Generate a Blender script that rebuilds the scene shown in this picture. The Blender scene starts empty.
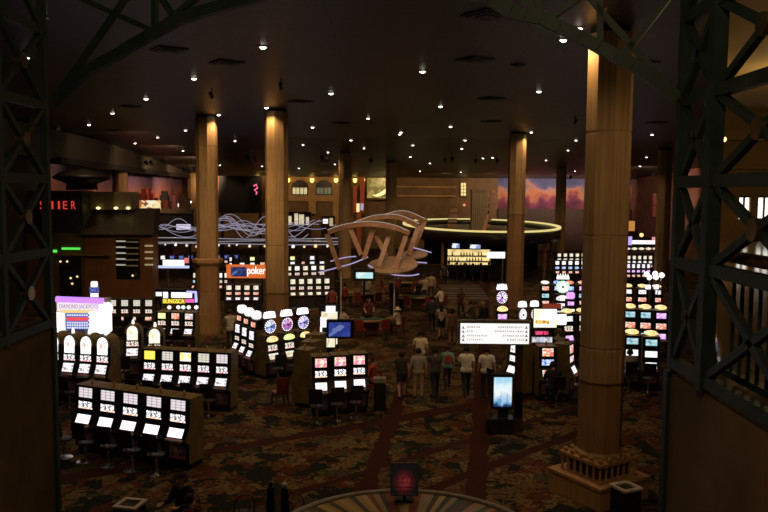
import bpy, bmesh, math, random
import numpy as np
from mathutils import Vector, Matrix
RND = random.Random(11)
SC = bpy.context.scene
COL = SC.collection
PI = math.pi

# ------------------------------------------------------------------ camera
F = 770.0
CAMZ = 7.0
PITCH = math.atan(63.0 / F)
ROLL = 0.008
cd = bpy.data.cameras.new('camera'); cam = bpy.data.objects.new('camera', cd); COL.objects.link(cam)
CM = Matrix.Rotation(PI / 2 - PITCH, 4, 'X') @ Matrix.Rotation(ROLL, 4, 'Z')
cam.matrix_world = Matrix.Translation((0, 0, CAMZ)) @ CM
cd.sensor_width = 36.0; cd.lens = F / 768 * 36; cd.clip_start = 0.1; cd.clip_end = 400
SC.camera = cam
CP = Vector((0, 0, CAMZ))
CEIL = 10.7
BACK = 97.0

def ray(u, v):
    return (CM.to_3x3() @ Vector(((u - 384) / F, (256 - v) / F, -1.0)))
def at_y(u, v, y):
    d = ray(u, v); return CP + d * (y / d.y)
def at_x(u, v, x):
    d = ray(u, v); return CP + d * (x / d.x)
def at_z(u, v, z):
    d = ray(u, v); return CP + d * ((z - CAMZ) / d.z)
def fl(u, v):
    return at_z(u, v, 0.0)
def on_plane(u, v, p, n):
    d = ray(u, v); return CP + d * ((p - CP).dot(n) / d.dot(n))
def ceil_z(y):
    return CEIL if y < 52 else CEIL - (y - 52) / (BACK - 52) * 1.75
def on_ceil(u, v):
    d = ray(u, v)
    t = (CEIL - CAMZ) / max(d.z, 1e-4); p = CP + d * t
    if p.y < 52: return p
    k = -1.75 / (BACK - 52)                       # z = CEIL + k (y-52)
    t = (CEIL - CAMZ - k * 52) / (d.z - k * d.y)
    p = CP + d * t
    if p.y > BACK - 1.2: p = CP + d * ((BACK - 1.2) / d.y)
    p.z = ceil_z(p.y)
    return p

# ------------------------------------------------------------------ materials
MATS = {}
def nodes_of(name):
    m = bpy.data.materials.new(name); m.use_nodes = True
    nt = m.node_tree; nt.nodes.clear()
    out = nt.nodes.new('ShaderNodeOutputMaterial')
    return m, nt, out
def ramp(nt, fac, cols, interp='LINEAR'):
    r = nt.nodes.new('ShaderNodeValToRGB'); r.color_ramp.interpolation = interp
    e = r.color_ramp.elements
    while len(e) < len(cols): e.new(0.5)
    for i, (p, c) in enumerate(cols):
        e[i].position = p; e[i].color = (c[0], c[1], c[2], 1)
    nt.links.new(fac, r.inputs[0]); return r.outputs[0]
def coord(nt, kind='Object', scale=(1, 1, 1)):
    tc = nt.nodes.new('ShaderNodeTexCoord'); mp = nt.nodes.new('ShaderNodeMapping')
    mp.inputs['Scale'].default_value = scale
    nt.links.new(tc.outputs[kind], mp.inputs[0]); return mp.outputs[0]
def noise(nt, vec, scale, detail=3.0):
    n = nt.nodes.new('ShaderNodeTexNoise'); n.inputs['Scale'].default_value = scale; n.inputs['Detail'].default_value = detail
    nt.links.new(vec, n.inputs['Vector']); return n.outputs[0]
def bsdf(nt, out, col, rough=0.5, metal=0.0, spec=0.3):
    b = nt.nodes.new('ShaderNodeBsdfPrincipled')
    b.inputs['Roughness'].default_value = rough; b.inputs['Metallic'].default_value = metal
    b.inputs['Specular IOR Level'].default_value = spec
    if hasattr(col, 'node'): nt.links.new(col, b.inputs['Base Color'])
    else: b.inputs['Base Color'].default_value = (*col, 1)
    nt.links.new(b.outputs[0], out.inputs[0]); return b
def M(name, c, var=0.25, scale=6.0, rough=0.55, metal=0.0, stretch=(1, 1, 1), spec=0.3):
    if name in MATS: return MATS[name]
    m, nt, out = nodes_of(name)
    f = noise(nt, coord(nt, 'Object', stretch), scale)
    lo = tuple(x * (1 - var) for x in c); hi = tuple(min(1, x * (1 + var)) for x in c)
    bsdf(nt, out, ramp(nt, f, [(0.3, lo), (0.7, hi)]), rough, metal, spec)
    MATS[name] = m; return m
def emission(nt, out, col, strength, base=(0.02, 0.02, 0.02)):
    b = nt.nodes.new('ShaderNodeBsdfPrincipled')
    b.inputs['Base Color'].default_value = (*base, 1); b.inputs['Roughness'].default_value = 0.25
    if hasattr(col, 'node'): nt.links.new(col, b.inputs['Emission Color'])
    else: b.inputs['Emission Color'].default_value = (*col, 1)
    b.inputs['Emission Strength'].default_value = strength
    nt.links.new(b.outputs[0], out.inputs[0])
def E(name, c, s, var=0.1):
    if name in MATS: return MATS[name]
    m, nt, out = nodes_of(name)
    f = noise(nt, coord(nt, 'Generated'), 5.0)
    lo = tuple(x * (1 - var) for x in c)
    emission(nt, out, ramp(nt, f, [(0.35, lo), (0.65, c)]), s)
    MATS[name] = m; return m
def ART(name, cols, s, scale=(4, 1, 3), smooth=False):
    """screen artwork: coloured cells laid over the panel"""
    if name in MATS: return MATS[name]
    m, nt, out = nodes_of(name)
    v = nt.nodes.new('ShaderNodeTexVoronoi'); v.inputs['Scale'].default_value = 1.0
    nt.links.new(coord(nt, 'Generated', scale), v.inputs['Vector'])
    if smooth: fac = noise(nt, coord(nt, 'Generated', scale), 1.0)
    else:
        sep = nt.nodes.new('ShaderNodeSeparateColor'); nt.links.new(v.outputs['Color'], sep.inputs[0]); fac = sep.outputs[0]
    n = len(cols)
    emission(nt, out, ramp(nt, fac, [(i / n, c) for i, c in enumerate(cols)], 'CONSTANT' if not smooth else 'LINEAR'), s)
    MATS[name] = m; return m
def REELS(name, tint, strip, s):
    """three reel windows with dark symbols above a coloured strip"""
    if name in MATS: return MATS[name]
    m, nt, out = nodes_of(name)
    g = coord(nt, 'Generated')
    sep = nt.nodes.new('ShaderNodeSeparateXYZ'); nt.links.new(g, sep.inputs[0])
    def math_(op, a, b=None):
        n = nt.nodes.new('ShaderNodeMath'); n.operation = op
        for i, q in enumerate((a, b)):
            if q is None: continue
            if hasattr(q, 'node'): nt.links.new(q, n.inputs[i])
            else: n.inputs[i].default_value = q
        return n.outputs[0]
    gap = math_('GREATER_THAN', math_('ABSOLUTE', math_('SUBTRACT', math_('FRACT', math_('MULTIPLY', sep.outputs[0], 3.0)), 0.5)), 0.42)
    low = math_('LESS_THAN', sep.outputs[2], 0.22)
    sym = math_('GREATER_THAN', noise(nt, coord(nt, 'Generated', (9, 1, 4)), 1.3), 0.50)
    dark = math_('MAXIMUM', gap, math_('MULTIPLY', sym, 0.9))
    mx = nt.nodes.new('ShaderNodeMix'); mx.data_type = 'RGBA'
    nt.links.new(dark, mx.inputs[0]); mx.inputs[6].default_value = (*tint, 1); mx.inputs[7].default_value = (0.05, 0.03, 0.04, 1)
    m2 = nt.nodes.new('ShaderNodeMix'); m2.data_type = 'RGBA'
    nt.links.new(low, m2.inputs[0]); nt.links.new(mx.outputs[2], m2.inputs[6])
    st = ramp(nt, noise(nt, coord(nt, 'Generated', (8, 1, 1)), 1.5), [(0.4, strip), (0.6, (1, 0.9, 0.9))])
    nt.links.new(st, m2.inputs[7])
    emission(nt, out, m2.outputs[2], s)
    MATS[name] = m; return m
def PAYTABLE(name, base, line, s):
    if name in MATS: return MATS[name]
    m, nt, out = nodes_of(name)
    b = nt.nodes.new('ShaderNodeTexBrick'); b.inputs['Scale'].default_value = 1.0
    tc = coord(nt, 'Generated')
    sep = nt.nodes.new('ShaderNodeSeparateXYZ'); nt.links.new(tc, sep.inputs[0])
    cb = nt.nodes.new('ShaderNodeCombineXYZ'); nt.links.new(sep.outputs[0], cb.inputs[0]); nt.links.new(sep.outputs[2], cb.inputs[1])
    nt.links.new(cb.outputs[0], b.inputs['Vector'])
    b.inputs['Color1'].default_value = (*base, 1); b.inputs['Color2'].default_value = (*[min(1, x * 1.05) for x in base], 1)
    b.inputs['Mortar'].default_value = (*line, 1); b.inputs['Mortar Size'].default_value = 0.03
    b.inputs['Brick Width'].default_value = 0.36; b.inputs['Row Height'].default_value = 0.27; b.offset = 0.0
    emission(nt, out, b.outputs[0], s)
    MATS[name] = m; return m
def RADIAL(name, cols, n, s, rough=0.4):
    """wheel of coloured segments about the disc's own centre (object XZ or XY plane set by axis)"""
    if name in MATS: return MATS[name]
    m, nt, out = nodes_of(name)
    g = nt.nodes.new('ShaderNodeTexGradient'); g.gradient_type = 'RADIAL'
    tc = nt.nodes.new('ShaderNodeTexCoord'); sep = nt.nodes.new('ShaderNodeSeparateXYZ')
    mp = nt.nodes.new('ShaderNodeMapping'); mp.inputs['Location'].default_value = (-0.5, -0.5, -0.5)
    nt.links.new(tc.outputs['Generated'], mp.inputs[0]); nt.links.new(mp.outputs[0], sep.inputs[0])
    cb = nt.nodes.new('ShaderNodeCombineXYZ'); nt.links.new(sep.outputs[0], cb.inputs[0])
    nt.links.new(sep.outputs[2 if s else 1], cb.inputs[1]); nt.links.new(cb.outputs[0], g.inputs[0])
    mu = nt.nodes.new('ShaderNodeMath'); mu.operation = 'MULTIPLY'; mu.inputs[1].default_value = n; nt.links.new(g.outputs[1], mu.inputs[0])
    w = nt.nodes.new('ShaderNodeTexWhiteNoise'); w.noise_dimensions = '1D'
    flo = nt.nodes.new('ShaderNodeMath'); flo.operation = 'FLOOR'; nt.links.new(mu.outputs[0], flo.inputs[0]); nt.links.new(flo.outputs[0], w.inputs['W'])
    c = ramp(nt, w.outputs[0], [(i / len(cols), q) for i, q in enumerate(cols)], 'CONSTANT')
    if s: emission(nt, out, c, s)
    else: bsdf(nt, out, c, rough)
    MATS[name] = m; return m

BLACK = M('black_plastic', (0.012, 0.011, 0.010), rough=0.35)
OLIVE = M('olive_laminate', (0.16, 0.115, 0.045), rough=0.4, scale=3)
DKWOOD = M('dark_wood', (0.09, 0.04, 0.016), rough=0.4, stretch=(8, 8, 1))
CHROME = M('chrome', (0.6, 0.58, 0.55), rough=0.25, metal=1.0)
GREEN = M('green_paint', (0.035, 0.060, 0.050), rough=0.5, scale=4)
BRASS = M('brass', (0.45, 0.28, 0.09), rough=0.35, metal=1.0)
VINYL = M('black_vinyl', (0.014, 0.012, 0.012), rough=0.45)
REDV = M('red_vinyl', (0.20, 0.030, 0.018), rough=0.45)
PALE = M('pale_plastic', (0.52, 0.50, 0.47), rough=0.4)
WHITE_G = E('white_glow', (1, 0.97, 0.93), 1.25)
LILAC_G = E('lilac_glow', (0.96, 0.88, 1.0), 1.6)
WARM_G = E('warm_glow', (1.0, 0.72, 0.32), 1.3)
DIM_ART = ART('dim_belly_art', [(0.10, 0.02, 0.02), (0.03, 0.01, 0.02), (0.12, 0.06, 0.02)], 0.10)

# ------------------------------------------------------------------ mesh building
class MB:
    def __init__(self): self.bm = bmesh.new()
    def box(self, x0, x1, y0, y1, z0, z1, rz=0.0, c=(0, 0, 0)):
        m = Matrix.Translation(c) @ Matrix.Rotation(rz, 4, 'Z')
        v = [self.bm.verts.new(m @ Vector((x, y, z))) for x in (x0, x1) for y in (y0, y1) for z in (z0, z1)]
        for f in ((0, 1, 3, 2), (4, 6, 7, 5), (0, 4, 5, 1), (2, 3, 7, 6), (0, 2, 6, 4), (1, 5, 7, 3)):
            self.bm.faces.new([v[i] for i in f])
        return self
    def bar(self, a, b, w, h=None, up=(0, 0, 1)):
        a, b = Vector(a), Vector(b); h = h or w
        d = (b - a); L = d.length; d.normalize()
        s = d.cross(Vector(up))
        if s.length < 1e-4: s = d.cross(Vector((1, 0, 0)))
        s.normalize(); t = s.cross(d)
        v = [self.bm.verts.new(p + s * (i * w / 2) + t * (j * h / 2)) for p in (a, b) for i in (-1, 1) for j in (-1, 1)]
        for f in ((0, 1, 3, 2), (4, 6, 7, 5), (0, 4, 5, 1), (2, 3, 7, 6), (0, 2, 6, 4), (1, 5, 7, 3)):
            self.bm.faces.new([v[i] for i in f])
        return self
    def tube(self, pts, r, n=6, closed=False, r1=None):
        pts = [Vector(p) for p in pts]; rings = []
        m = len(pts)
        for i, p in enumerate(pts):
            if closed: d = pts[(i + 1) % m] - pts[i - 1]
            else: d = pts[min(i + 1, m - 1)] - pts[max(i - 1, 0)]
            d.normalize()
            s = d.cross(Vector((0, 0, 1)))
            if s.length < 1e-3: s = d.cross(Vector((0, 1, 0)))
            s.normalize(); t = s.cross(d)
            rr = r if r1 is None else r + (r1 - r) * i / (m - 1)
            rings.append([self.bm.verts.new(p + (s * math.cos(2 * PI * k / n) + t * math.sin(2 * PI * k / n)) * rr) for k in range(n)])
        for i in range(m if closed else m - 1):
            A, B = rings[i], rings[(i + 1) % m]
            for k in range(n): self.bm.faces.new((A[k], A[(k + 1) % n], B[(k + 1) % n], B[k]))
        if not closed:
            self.bm.faces.new(rings[0][::-1]); self.bm.faces.new(rings[-1])
        return self
    def lathe(self, prof, n=16, c=(0, 0, 0), rot=0.0, axis='Z', sx=1.0, sy=1.0):
        rings = []
        for r, z in prof:
            ring = []
            for k in range(n):
                a = 2 * PI * k / n + rot
                p = Vector((r * math.cos(a) * sx, r * math.sin(a) * sy, z))
                if axis == 'Y': p = Vector((p.x, p.z, p.y))
                if axis == 'X': p = Vector((p.z, p.x, p.y))
                ring.append(self.bm.verts.new(p + Vector(c)))
            rings.append(ring)
        for A, B in zip(rings, rings[1:]):
            for k in range(n): self.bm.faces.new((A[k], A[(k + 1) % n], B[(k + 1) % n], B[k]))
        self.bm.faces.new(rings[0][::-1]); self.bm.faces.new(rings[-1])
        return self
    def prism(self, poly, y0, y1, plane='XZ'):
        """outline in plane, extruded along the third axis from y0 to y1"""
        def P(a, b, t): return Vector((a, t, b)) if plane == 'XZ' else (Vector((t, a, b)) if plane == 'YZ' else Vector((a, b, t)))
        A = [self.bm.verts.new(P(a, b, y0)) for a, b in poly]; B = [self.bm.verts.new(P(a, b, y1)) for a, b in poly]
        n = len(poly)
        self.bm.faces.new(A); self.bm.faces.new(B[::-1])
        for i in range(n): self.bm.faces.new((A[i], B[i], B[(i + 1) % n], A[(i + 1) % n]))
        return self
    def slab(self, y0, z0, y1, z1, w, t, off=0.0, cx=0.0):
        """thin panel lying along the profile line (y0,z0)-(y1,z1), width w, standing t proud of it"""
        d = Vector((0, y1 - y0, z1 - z0)).normalized(); n = Vector((0, -d.z, d.y))
        a = Vector((cx, y0, z0)) + n * off; b = Vector((cx, y1, z1)) + n * off
        vs = []
        for x in (-w / 2, w / 2):
            for p in (a, b):
                for k in (0, t): vs.append(self.bm.verts.new(p + Vector((x, 0, 0)) + n * k))
        for f in ((0, 1, 3, 2), (4, 6, 7, 5), (0, 4, 5, 1), (2, 3, 7, 6), (0, 2, 6, 4), (1, 5, 7, 3)):
            self.bm.faces.new([vs[i] for i in f])
        return self
    def ball(self, c, r, sub=2, s=(1, 1, 1)):
        bmesh.ops.create_icosphere(self.bm, subdivisions=sub, radius=r, matrix=Matrix.Translation(c) @ Matrix.Diagonal((*s, 1)))
        return self
    def build(self, name, mat, parent=None, smooth=False, bevel=0.0):
        bm = self.bm
        bmesh.ops.recalc_face_normals(bm, faces=bm.faces)
        if bevel: bmesh.ops.bevel(bm, geom=[e for e in bm.edges if len(e.link_faces) == 2 and e.calc_face_angle(0) > 0.5], offset=bevel, segments=2, affect='EDGES', clamp_overlap=True)
        me = bpy.data.meshes.new(name); bm.to_mesh(me); bm.free()
        if smooth:
            for p in me.polygons: p.use_smooth = True
        me.materials.append(mat)
        o = bpy.data.objects.new(name, me); COL.objects.link(o)
        if parent is not None: o.parent = parent
        return o

def thing(name, label, cat, loc=(0, 0, 0), rz=0.0, group=None):
    o = bpy.data.objects.new(name, None); COL.objects.link(o)
    o.empty_display_size = 0.2
    o.location = loc; o.rotation_euler = (0, 0, rz); o['label'] = label; o['category'] = cat
    if group: o['group'] = group
    return o
def tag(o, label, cat, group=None):
    o['label'] = label; o['category'] = cat
    if group: o['group'] = group
    return o
def struct(o):
    o['kind'] = 'structure'; return o
def kids(o):
    return [c for c in bpy.data.objects if c.parent == o]
import re
def stem(n): return re.sub(r'\.\d+$', '', n)
def repaint(c, m):
    c.material_slots[0].link = 'OBJECT'; c.material_slots[0].material = m
def kidmap(o):
    return {c: kids(c) for c in kids(o)}
def dup(root, km, loc, rz, label, group=None, mats=None, scale=None, cat=None):
    """a copy of a thing with copies of its parts and sub-parts; mats recolours parts by name"""
    r = root.copy(); COL.objects.link(r); r.location = loc; r.rotation_euler = (0, 0, rz); r['label'] = label
    if group: r['group'] = group
    if scale: r.scale = scale
    for ch, gs in km.items():
        c = ch.copy(); COL.objects.link(c); c.parent = r
        if mats and stem(c.name) in mats: repaint(c, mats[stem(c.name)])
        for g in gs:
            d = g.copy(); COL.objects.link(d); d.parent = c
            if mats and stem(d.name) in mats: repaint(d, mats[stem(d.name)])
    return r
class Kind:
    """a kind of thing: the first use places the prototype itself, later uses copy it"""
    def __init__(self, root): self.root = root; self.km = kidmap(root); self.used = False
    def put(self, loc, rz, label, group=None, mats=None, scale=None):
        if self.used: return dup(self.root, self.km, loc, rz, label, group, mats, scale)
        self.used = True; r = self.root
        # keep the prototype's children untouched for later copies: place a copy and drop the prototype at the end
        return dup(r, self.km, loc, rz, label, group, mats, scale)
    def drop(self):
        for c, gs in self.km.items():
            for g in gs: bpy.data.objects.remove(g)
            bpy.data.objects.remove(c)
        bpy.data.objects.remove(self.root)
ORD = ['first', 'second', 'third', 'fourth', 'fifth', 'sixth', 'seventh', 'eighth', 'ninth', 'tenth', 'eleventh', 'twelfth', 'thirteenth', 'fourteenth', 'fifteenth', 'sixteenth', 'seventeenth', 'eighteenth']

def text(s, size, mat, parent, loc, rz=0.0, name='lettering', xw=1.0, extrude=0.008):
    cu = bpy.data.curves.new('lettering', 'FONT'); cu.body = s; cu.size = size; cu.align_x = 'CENTER'; cu.align_y = 'CENTER'; cu.extrude = extrude
    t = bpy.data.objects.new('t', cu); COL.objects.link(t)
    dg = bpy.context.evaluated_depsgraph_get(); dg.update()
    me = bpy.data.meshes.new_from_object(t.evaluated_get(dg))
    bpy.data.objects.remove(t)
    me.transform(Matrix.Translation(loc) @ Matrix.Rotation(rz, 4, 'Z') @ Matrix.Rotation(PI / 2, 4, 'X') @ Matrix.Diagonal((xw, 1, 1, 1)))
    me.materials.clear(); me.materials.append(mat)
    o = bpy.data.objects.new(name, me); COL.objects.link(o); o.parent = parent
    return o

# ------------------------------------------------------------------ shell
def carpet():
    m, nt, out = nodes_of('patterned_carpet')
    tc = nt.nodes.new('ShaderNodeTexCoord')
    def mth(op, a, b=None):
        n = nt.nodes.new('ShaderNodeMath'); n.operation = op
        for i, q in enumerate((a, b)):
            if q is None: continue
            if hasattr(q, 'node'): nt.links.new(q, n.inputs[i])
            else: n.inputs[i].default_value = q
        return n.outputs[0]
    sep = nt.nodes.new('ShaderNodeSeparateXYZ'); nt.links.new(tc.outputs['Object'], sep.inputs[0])
    warp = nt.nodes.new('ShaderNodeTexNoise'); warp.inputs['Scale'].default_value = 0.5
    nt.links.new(tc.outputs['Object'], warp.inputs[0])
    ad = nt.nodes.new('ShaderNodeVectorMath'); ad.operation = 'MULTIPLY_ADD'
    nt.links.new(warp.outputs['Color'], ad.inputs[0]); ad.inputs[1].default_value = (1.6, 1.6, 0)
    nt.links.new(tc.outputs['Object'], ad.inputs[2])
    wf = nt.nodes.new('ShaderNodeTexNoise'); wf.inputs['Scale'].default_value = 4.0; wf.inputs['Detail'].default_value = 2; nt.links.new(tc.outputs['Object'], wf.inputs[0])
    ad2 = nt.nodes.new('ShaderNodeVectorMath'); ad2.operation = 'MULTIPLY_ADD'; nt.links.new(wf.outputs['Color'], ad2.inputs[0]); ad2.inputs[1].default_value = (.75, .75, 0)
    nt.links.new(ad.outputs[0], ad2.inputs[2]); ad = ad2
    v = nt.nodes.new('ShaderNodeTexVoronoi'); v.inputs['Scale'].default_value = 2.3; nt.links.new(ad.outputs[0], v.inputs['Vector'])
    sc = nt.nodes.new('ShaderNodeSeparateColor'); nt.links.new(v.outputs['Color'], sc.inputs[0])
    n2 = noise(nt, tc.outputs['Object'], 3.5, 4)
    mix = mth('ADD', mth('MULTIPLY', sc.outputs[0], 0.8), mth('MULTIPLY', n2, 0.3))
    col = ramp(nt, mix, [(0.0, (0.010, 0.011, 0.008)), (0.30, (0.088, 0.058, 0.026)), (0.40, (0.062, 0.018, 0.009)),
                         (0.52, (0.108, 0.076, 0.036)), (0.68, (0.044, 0.040, 0.023)), (0.80, (0.092, 0.038, 0.014)), (0.86, (0.010, 0.011, 0.008))], 'CONSTANT')
    edge = ramp(nt, noise(nt, tc.outputs['Object'], 9.0, 2), [(0.40, (.55, .5, .45)), (0.55, (1.25, 1.2, 1.1))])
    mm = nt.nodes.new('ShaderNodeMix'); mm.data_type = 'RGBA'; mm.blend_type = 'MULTIPLY'; mm.inputs[0].default_value = 1
    nt.links.new(col, mm.inputs[6]); nt.links.new(edge, mm.inputs[7])
    cur = mm.outputs[2]
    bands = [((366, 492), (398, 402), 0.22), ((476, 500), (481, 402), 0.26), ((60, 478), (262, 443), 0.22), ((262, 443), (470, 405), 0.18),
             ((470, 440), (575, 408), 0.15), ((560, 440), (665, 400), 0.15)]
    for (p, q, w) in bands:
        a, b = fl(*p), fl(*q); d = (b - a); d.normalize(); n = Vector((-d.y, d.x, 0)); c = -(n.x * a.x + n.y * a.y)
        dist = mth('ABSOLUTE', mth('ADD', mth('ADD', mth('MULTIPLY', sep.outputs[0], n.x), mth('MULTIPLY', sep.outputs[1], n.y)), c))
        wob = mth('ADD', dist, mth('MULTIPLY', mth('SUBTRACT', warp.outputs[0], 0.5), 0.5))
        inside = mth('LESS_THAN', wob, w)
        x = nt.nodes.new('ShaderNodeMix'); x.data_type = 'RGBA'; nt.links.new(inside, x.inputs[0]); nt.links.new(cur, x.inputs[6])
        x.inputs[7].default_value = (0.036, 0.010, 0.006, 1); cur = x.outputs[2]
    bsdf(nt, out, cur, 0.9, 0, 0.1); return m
fo = struct(MB().box(-50, 50, 3, BACK + 1, -0.2, 0).build('floor', carpet()))

def ceiling_mat():
    m, nt, out = nodes_of('ceiling_tile')
    b = nt.nodes.new('ShaderNodeTexBrick'); b.inputs['Scale'].default_value = 1.0; b.offset = 0
    nt.links.new(coord(nt, 'Object'), b.inputs['Vector'])
    b.inputs['Brick Width'].default_value = 1.2; b.inputs['Row Height'].default_value = 0.6; b.inputs['Mortar Size'].default_value = 0.02
    b.inputs['Color1'].default_value = (0.052, 0.045, 0.034, 1); b.inputs['Color2'].default_value = (0.040, 0.035, 0.027, 1); b.inputs['Mortar'].default_value = (0.020, 0.018, 0.014, 1)
    bsdf(nt, out, b.outputs[0], 0.45, 0, 0.4); return m
mb = MB()
CPROF = [(8.6, CEIL), (52, CEIL), (BACK + .5, ceil_z(BACK + .5))]
mb.prism([(y, z) for y, z in CPROF] + [(y, z + 0.4) for y, z in CPROF[::-1]], -50, 50, 'YZ')
struct(mb.build('ceiling', ceiling_mat()))

def mural_mat(name, stops, z0, z1, nscale, namt):
    m, nt, out = nodes_of(name)
    tc = nt.nodes.new('ShaderNodeTexCoord'); sep = nt.nodes.new('ShaderNodeSeparateXYZ'); nt.links.new(tc.outputs['Object'], sep.inputs[0])
    mr = nt.nodes.new('ShaderNodeMapRange'); mr.inputs[1].default_value = z0; mr.inputs[2].default_value = z1; nt.links.new(sep.outputs[2], mr.inputs[0])
    n = noise(nt, coord(nt, 'Object'), nscale, 5)
    a = nt.nodes.new('ShaderNodeMath'); a.operation = 'MULTIPLY_ADD'; nt.links.new(n, a.inputs[0]); a.inputs[1].default_value = namt
    nt.links.new(mr.outputs[0], a.inputs[2])
    s = nt.nodes.new('ShaderNodeMath'); s.operation = 'SUBTRACT'; nt.links.new(a.outputs[0], s.inputs[0]); s.inputs[1].default_value = namt / 2
    bsdf(nt, out, ramp(nt, s.outputs[0], stops), 0.85, 0, 0.1); return m
STONE = M('brown_stone', (0.20, 0.125, 0.06), 0.35, 1.2, 0.8)
WALLB = M('brown_wall', (0.16, 0.10, 0.05), 0.2, 0.8, 0.8)
# back wall: facade wall and the painted mural beside it
XL = at_y(190, 190, BACK).x
XM = at_y(498, 190, BACK).x
struct(MB().box(XL - 3, XM, BACK, BACK + .4, 0, 9.4).build('wall_back', WALLB))
mzb, mzt = at_y(560, 209, BACK).z, at_y(560, 178, BACK).z
murR = mural_mat('sunset_mural_paint', [(0.0, (0.10, 0.030, 0.055)), (0.28, (0.20, 0.06, 0.10)), (0.45, (0.45, 0.17, 0.09)), (0.6, (0.40, 0.22, 0.16)), (0.75, (0.13, 0.13, 0.24)), (1, (0.08, 0.09, 0.18))], mzb, mzt, 0.8, 1.1)
struct(MB().box(XM, 50, BACK, BACK + .4, 0, 9.4).build('wall_back_mural', murR))
struct(MB().box(XM, 50, BACK - .6, BACK - .02, 0, mzb).build('trim_1', M('mural_dado', (0.05, 0.03, 0.02))))
# left wall with dusk mural
pA, pB = Vector((-19.6, 24, 0)), Vector((XL, BACK, 0))
dL = (pB - pA).normalized(); LANG = math.atan2(dL.y, dL.x)
mL = mural_mat('dusk_mural_paint', [(0.0, (0.10, 0.03, 0.035)), (0.25, (0.42, 0.14, 0.07)), (0.45, (0.34, 0.15, 0.13)), (0.7, (0.17, 0.10, 0.17)), (1, (0.09, 0.07, 0.16))], at_y(160, 206, 90).z, at_y(160, 172, 90).z, 0.25, 0.5)
Lsp = 23.5
w = MB(); w.box(Lsp, (pB - pA).length, 0, .4, 0, 10.6, LANG, pA)
struct(w.build('wall_left_mural', mL))
w = MB(); w.box(0, Lsp, 0, .4, 0, 10.6, LANG, pA); struct(w.build('wall_left', M('dark_wall', (.03, .025, .02))))
struct(MB().box(31, 31.4, 30, BACK, 0, 10.6).build('wall_right', M('pink_facade_wall', (0.30, 0.15, 0.10), 0.2, 1.0, 0.8)))
# dropped soffit edge running along the left wall
q0, q1 = at_y(52, 160, 46), at_y(190, 177, 92)
struct(MB().bar(q0, q1, 1.0, 0.35).build('trim_2', M('soffit_black', (0.012, 0.012, 0.012))))
fq = MB(); fz = [Vector((q0.x, q0.y, q0.z)), Vector((q1.x, q1.y, q1.z))]
fd = (fz[0] - fz[1]).normalized(); fz[0] = fz[0] + fd * 24
fq.bar((fz[0].x, fz[0].y, 9.75), (fz[1].x, fz[1].y, 9.6), .5, 1.75)
struct(fq.build('trim_9', ceiling_mat()))
q2 = at_y(470, 178, BACK - .7)
struct(MB().bar(Vector((XL, BACK - .6, q2.z + .25)), Vector((50, BACK - .6, q2.z + .25)), 0.9, 0.25).build('trim_3', MATS['soffit_black']))

# ------------------------------------------------------------------ columns
def col_mat(name, c, sat):
    m, nt, out = nodes_of(name)
    n1 = noise(nt, coord(nt, 'Object', (9, 9, 0.25)), 1.6, 4); n2 = noise(nt, coord(nt, 'Object', (1, 1, 1)), 1.1, 3)
    a = nt.nodes.new('ShaderNodeMath'); a.operation = 'MULTIPLY_ADD'; nt.links.new(n2, a.inputs[0]); a.inputs[1].default_value = 0.5
    nt.links.new(n1, a.inputs[2])
    lo = tuple(x * (1 - sat) for x in c); hi = tuple(x * (1 + sat) for x in c)
    bsdf(nt, out, ramp(nt, a.outputs[0], [(0.55, lo), (0.95, hi)]), 0.6, 0, 0.25); return m
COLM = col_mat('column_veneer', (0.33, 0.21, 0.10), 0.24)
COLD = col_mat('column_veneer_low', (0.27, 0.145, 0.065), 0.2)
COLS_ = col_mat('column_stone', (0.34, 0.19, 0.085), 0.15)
def column(name, label, u, v, y, w, seams, zlow, rot=0.2, base=None, top=None):
    p = at_y(u, v, y); r = w / 2 / math.cos(PI / 8)
    t = thing(name, label, 'column', (p.x, y, 0), rot, 'columns across the gaming hall')
    H = (top or ceil_z(y)) - 0.12
    def prof(z0, z1):
        pr = [(r, z0)]
        for s in seams:
            if z0 < s < z1: pr += [(r, s - .03), (r * .955, s - .02), (r * .955, s + .02), (r, s + .03)]
        return pr + [(r, z1)]
    if zlow:
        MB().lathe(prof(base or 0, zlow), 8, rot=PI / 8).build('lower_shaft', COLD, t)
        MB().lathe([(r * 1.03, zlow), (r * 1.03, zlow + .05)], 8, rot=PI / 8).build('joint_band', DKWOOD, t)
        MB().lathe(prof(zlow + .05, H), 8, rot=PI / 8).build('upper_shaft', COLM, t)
    else: MB().lathe(prof(base or 0, H), 8, rot=PI / 8).build('upper_shaft', COLM, t)
    MB().lathe([(r * .9, H), (r * .9, H + .1)], 8, rot=PI / 8).build('ceiling_collar', BLACK, t)
    return t, p, r
yb = 17.6
ct, cpos, cr = column('column', 'tall tan octagonal column nearest, rising from a balustraded stone base', 607, 193, yb, 0.95, [3.5, at_y(600, 235, yb).z, 8.4], at_y(600, 381, yb).z, rot=0.35, base=0.97)
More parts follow.
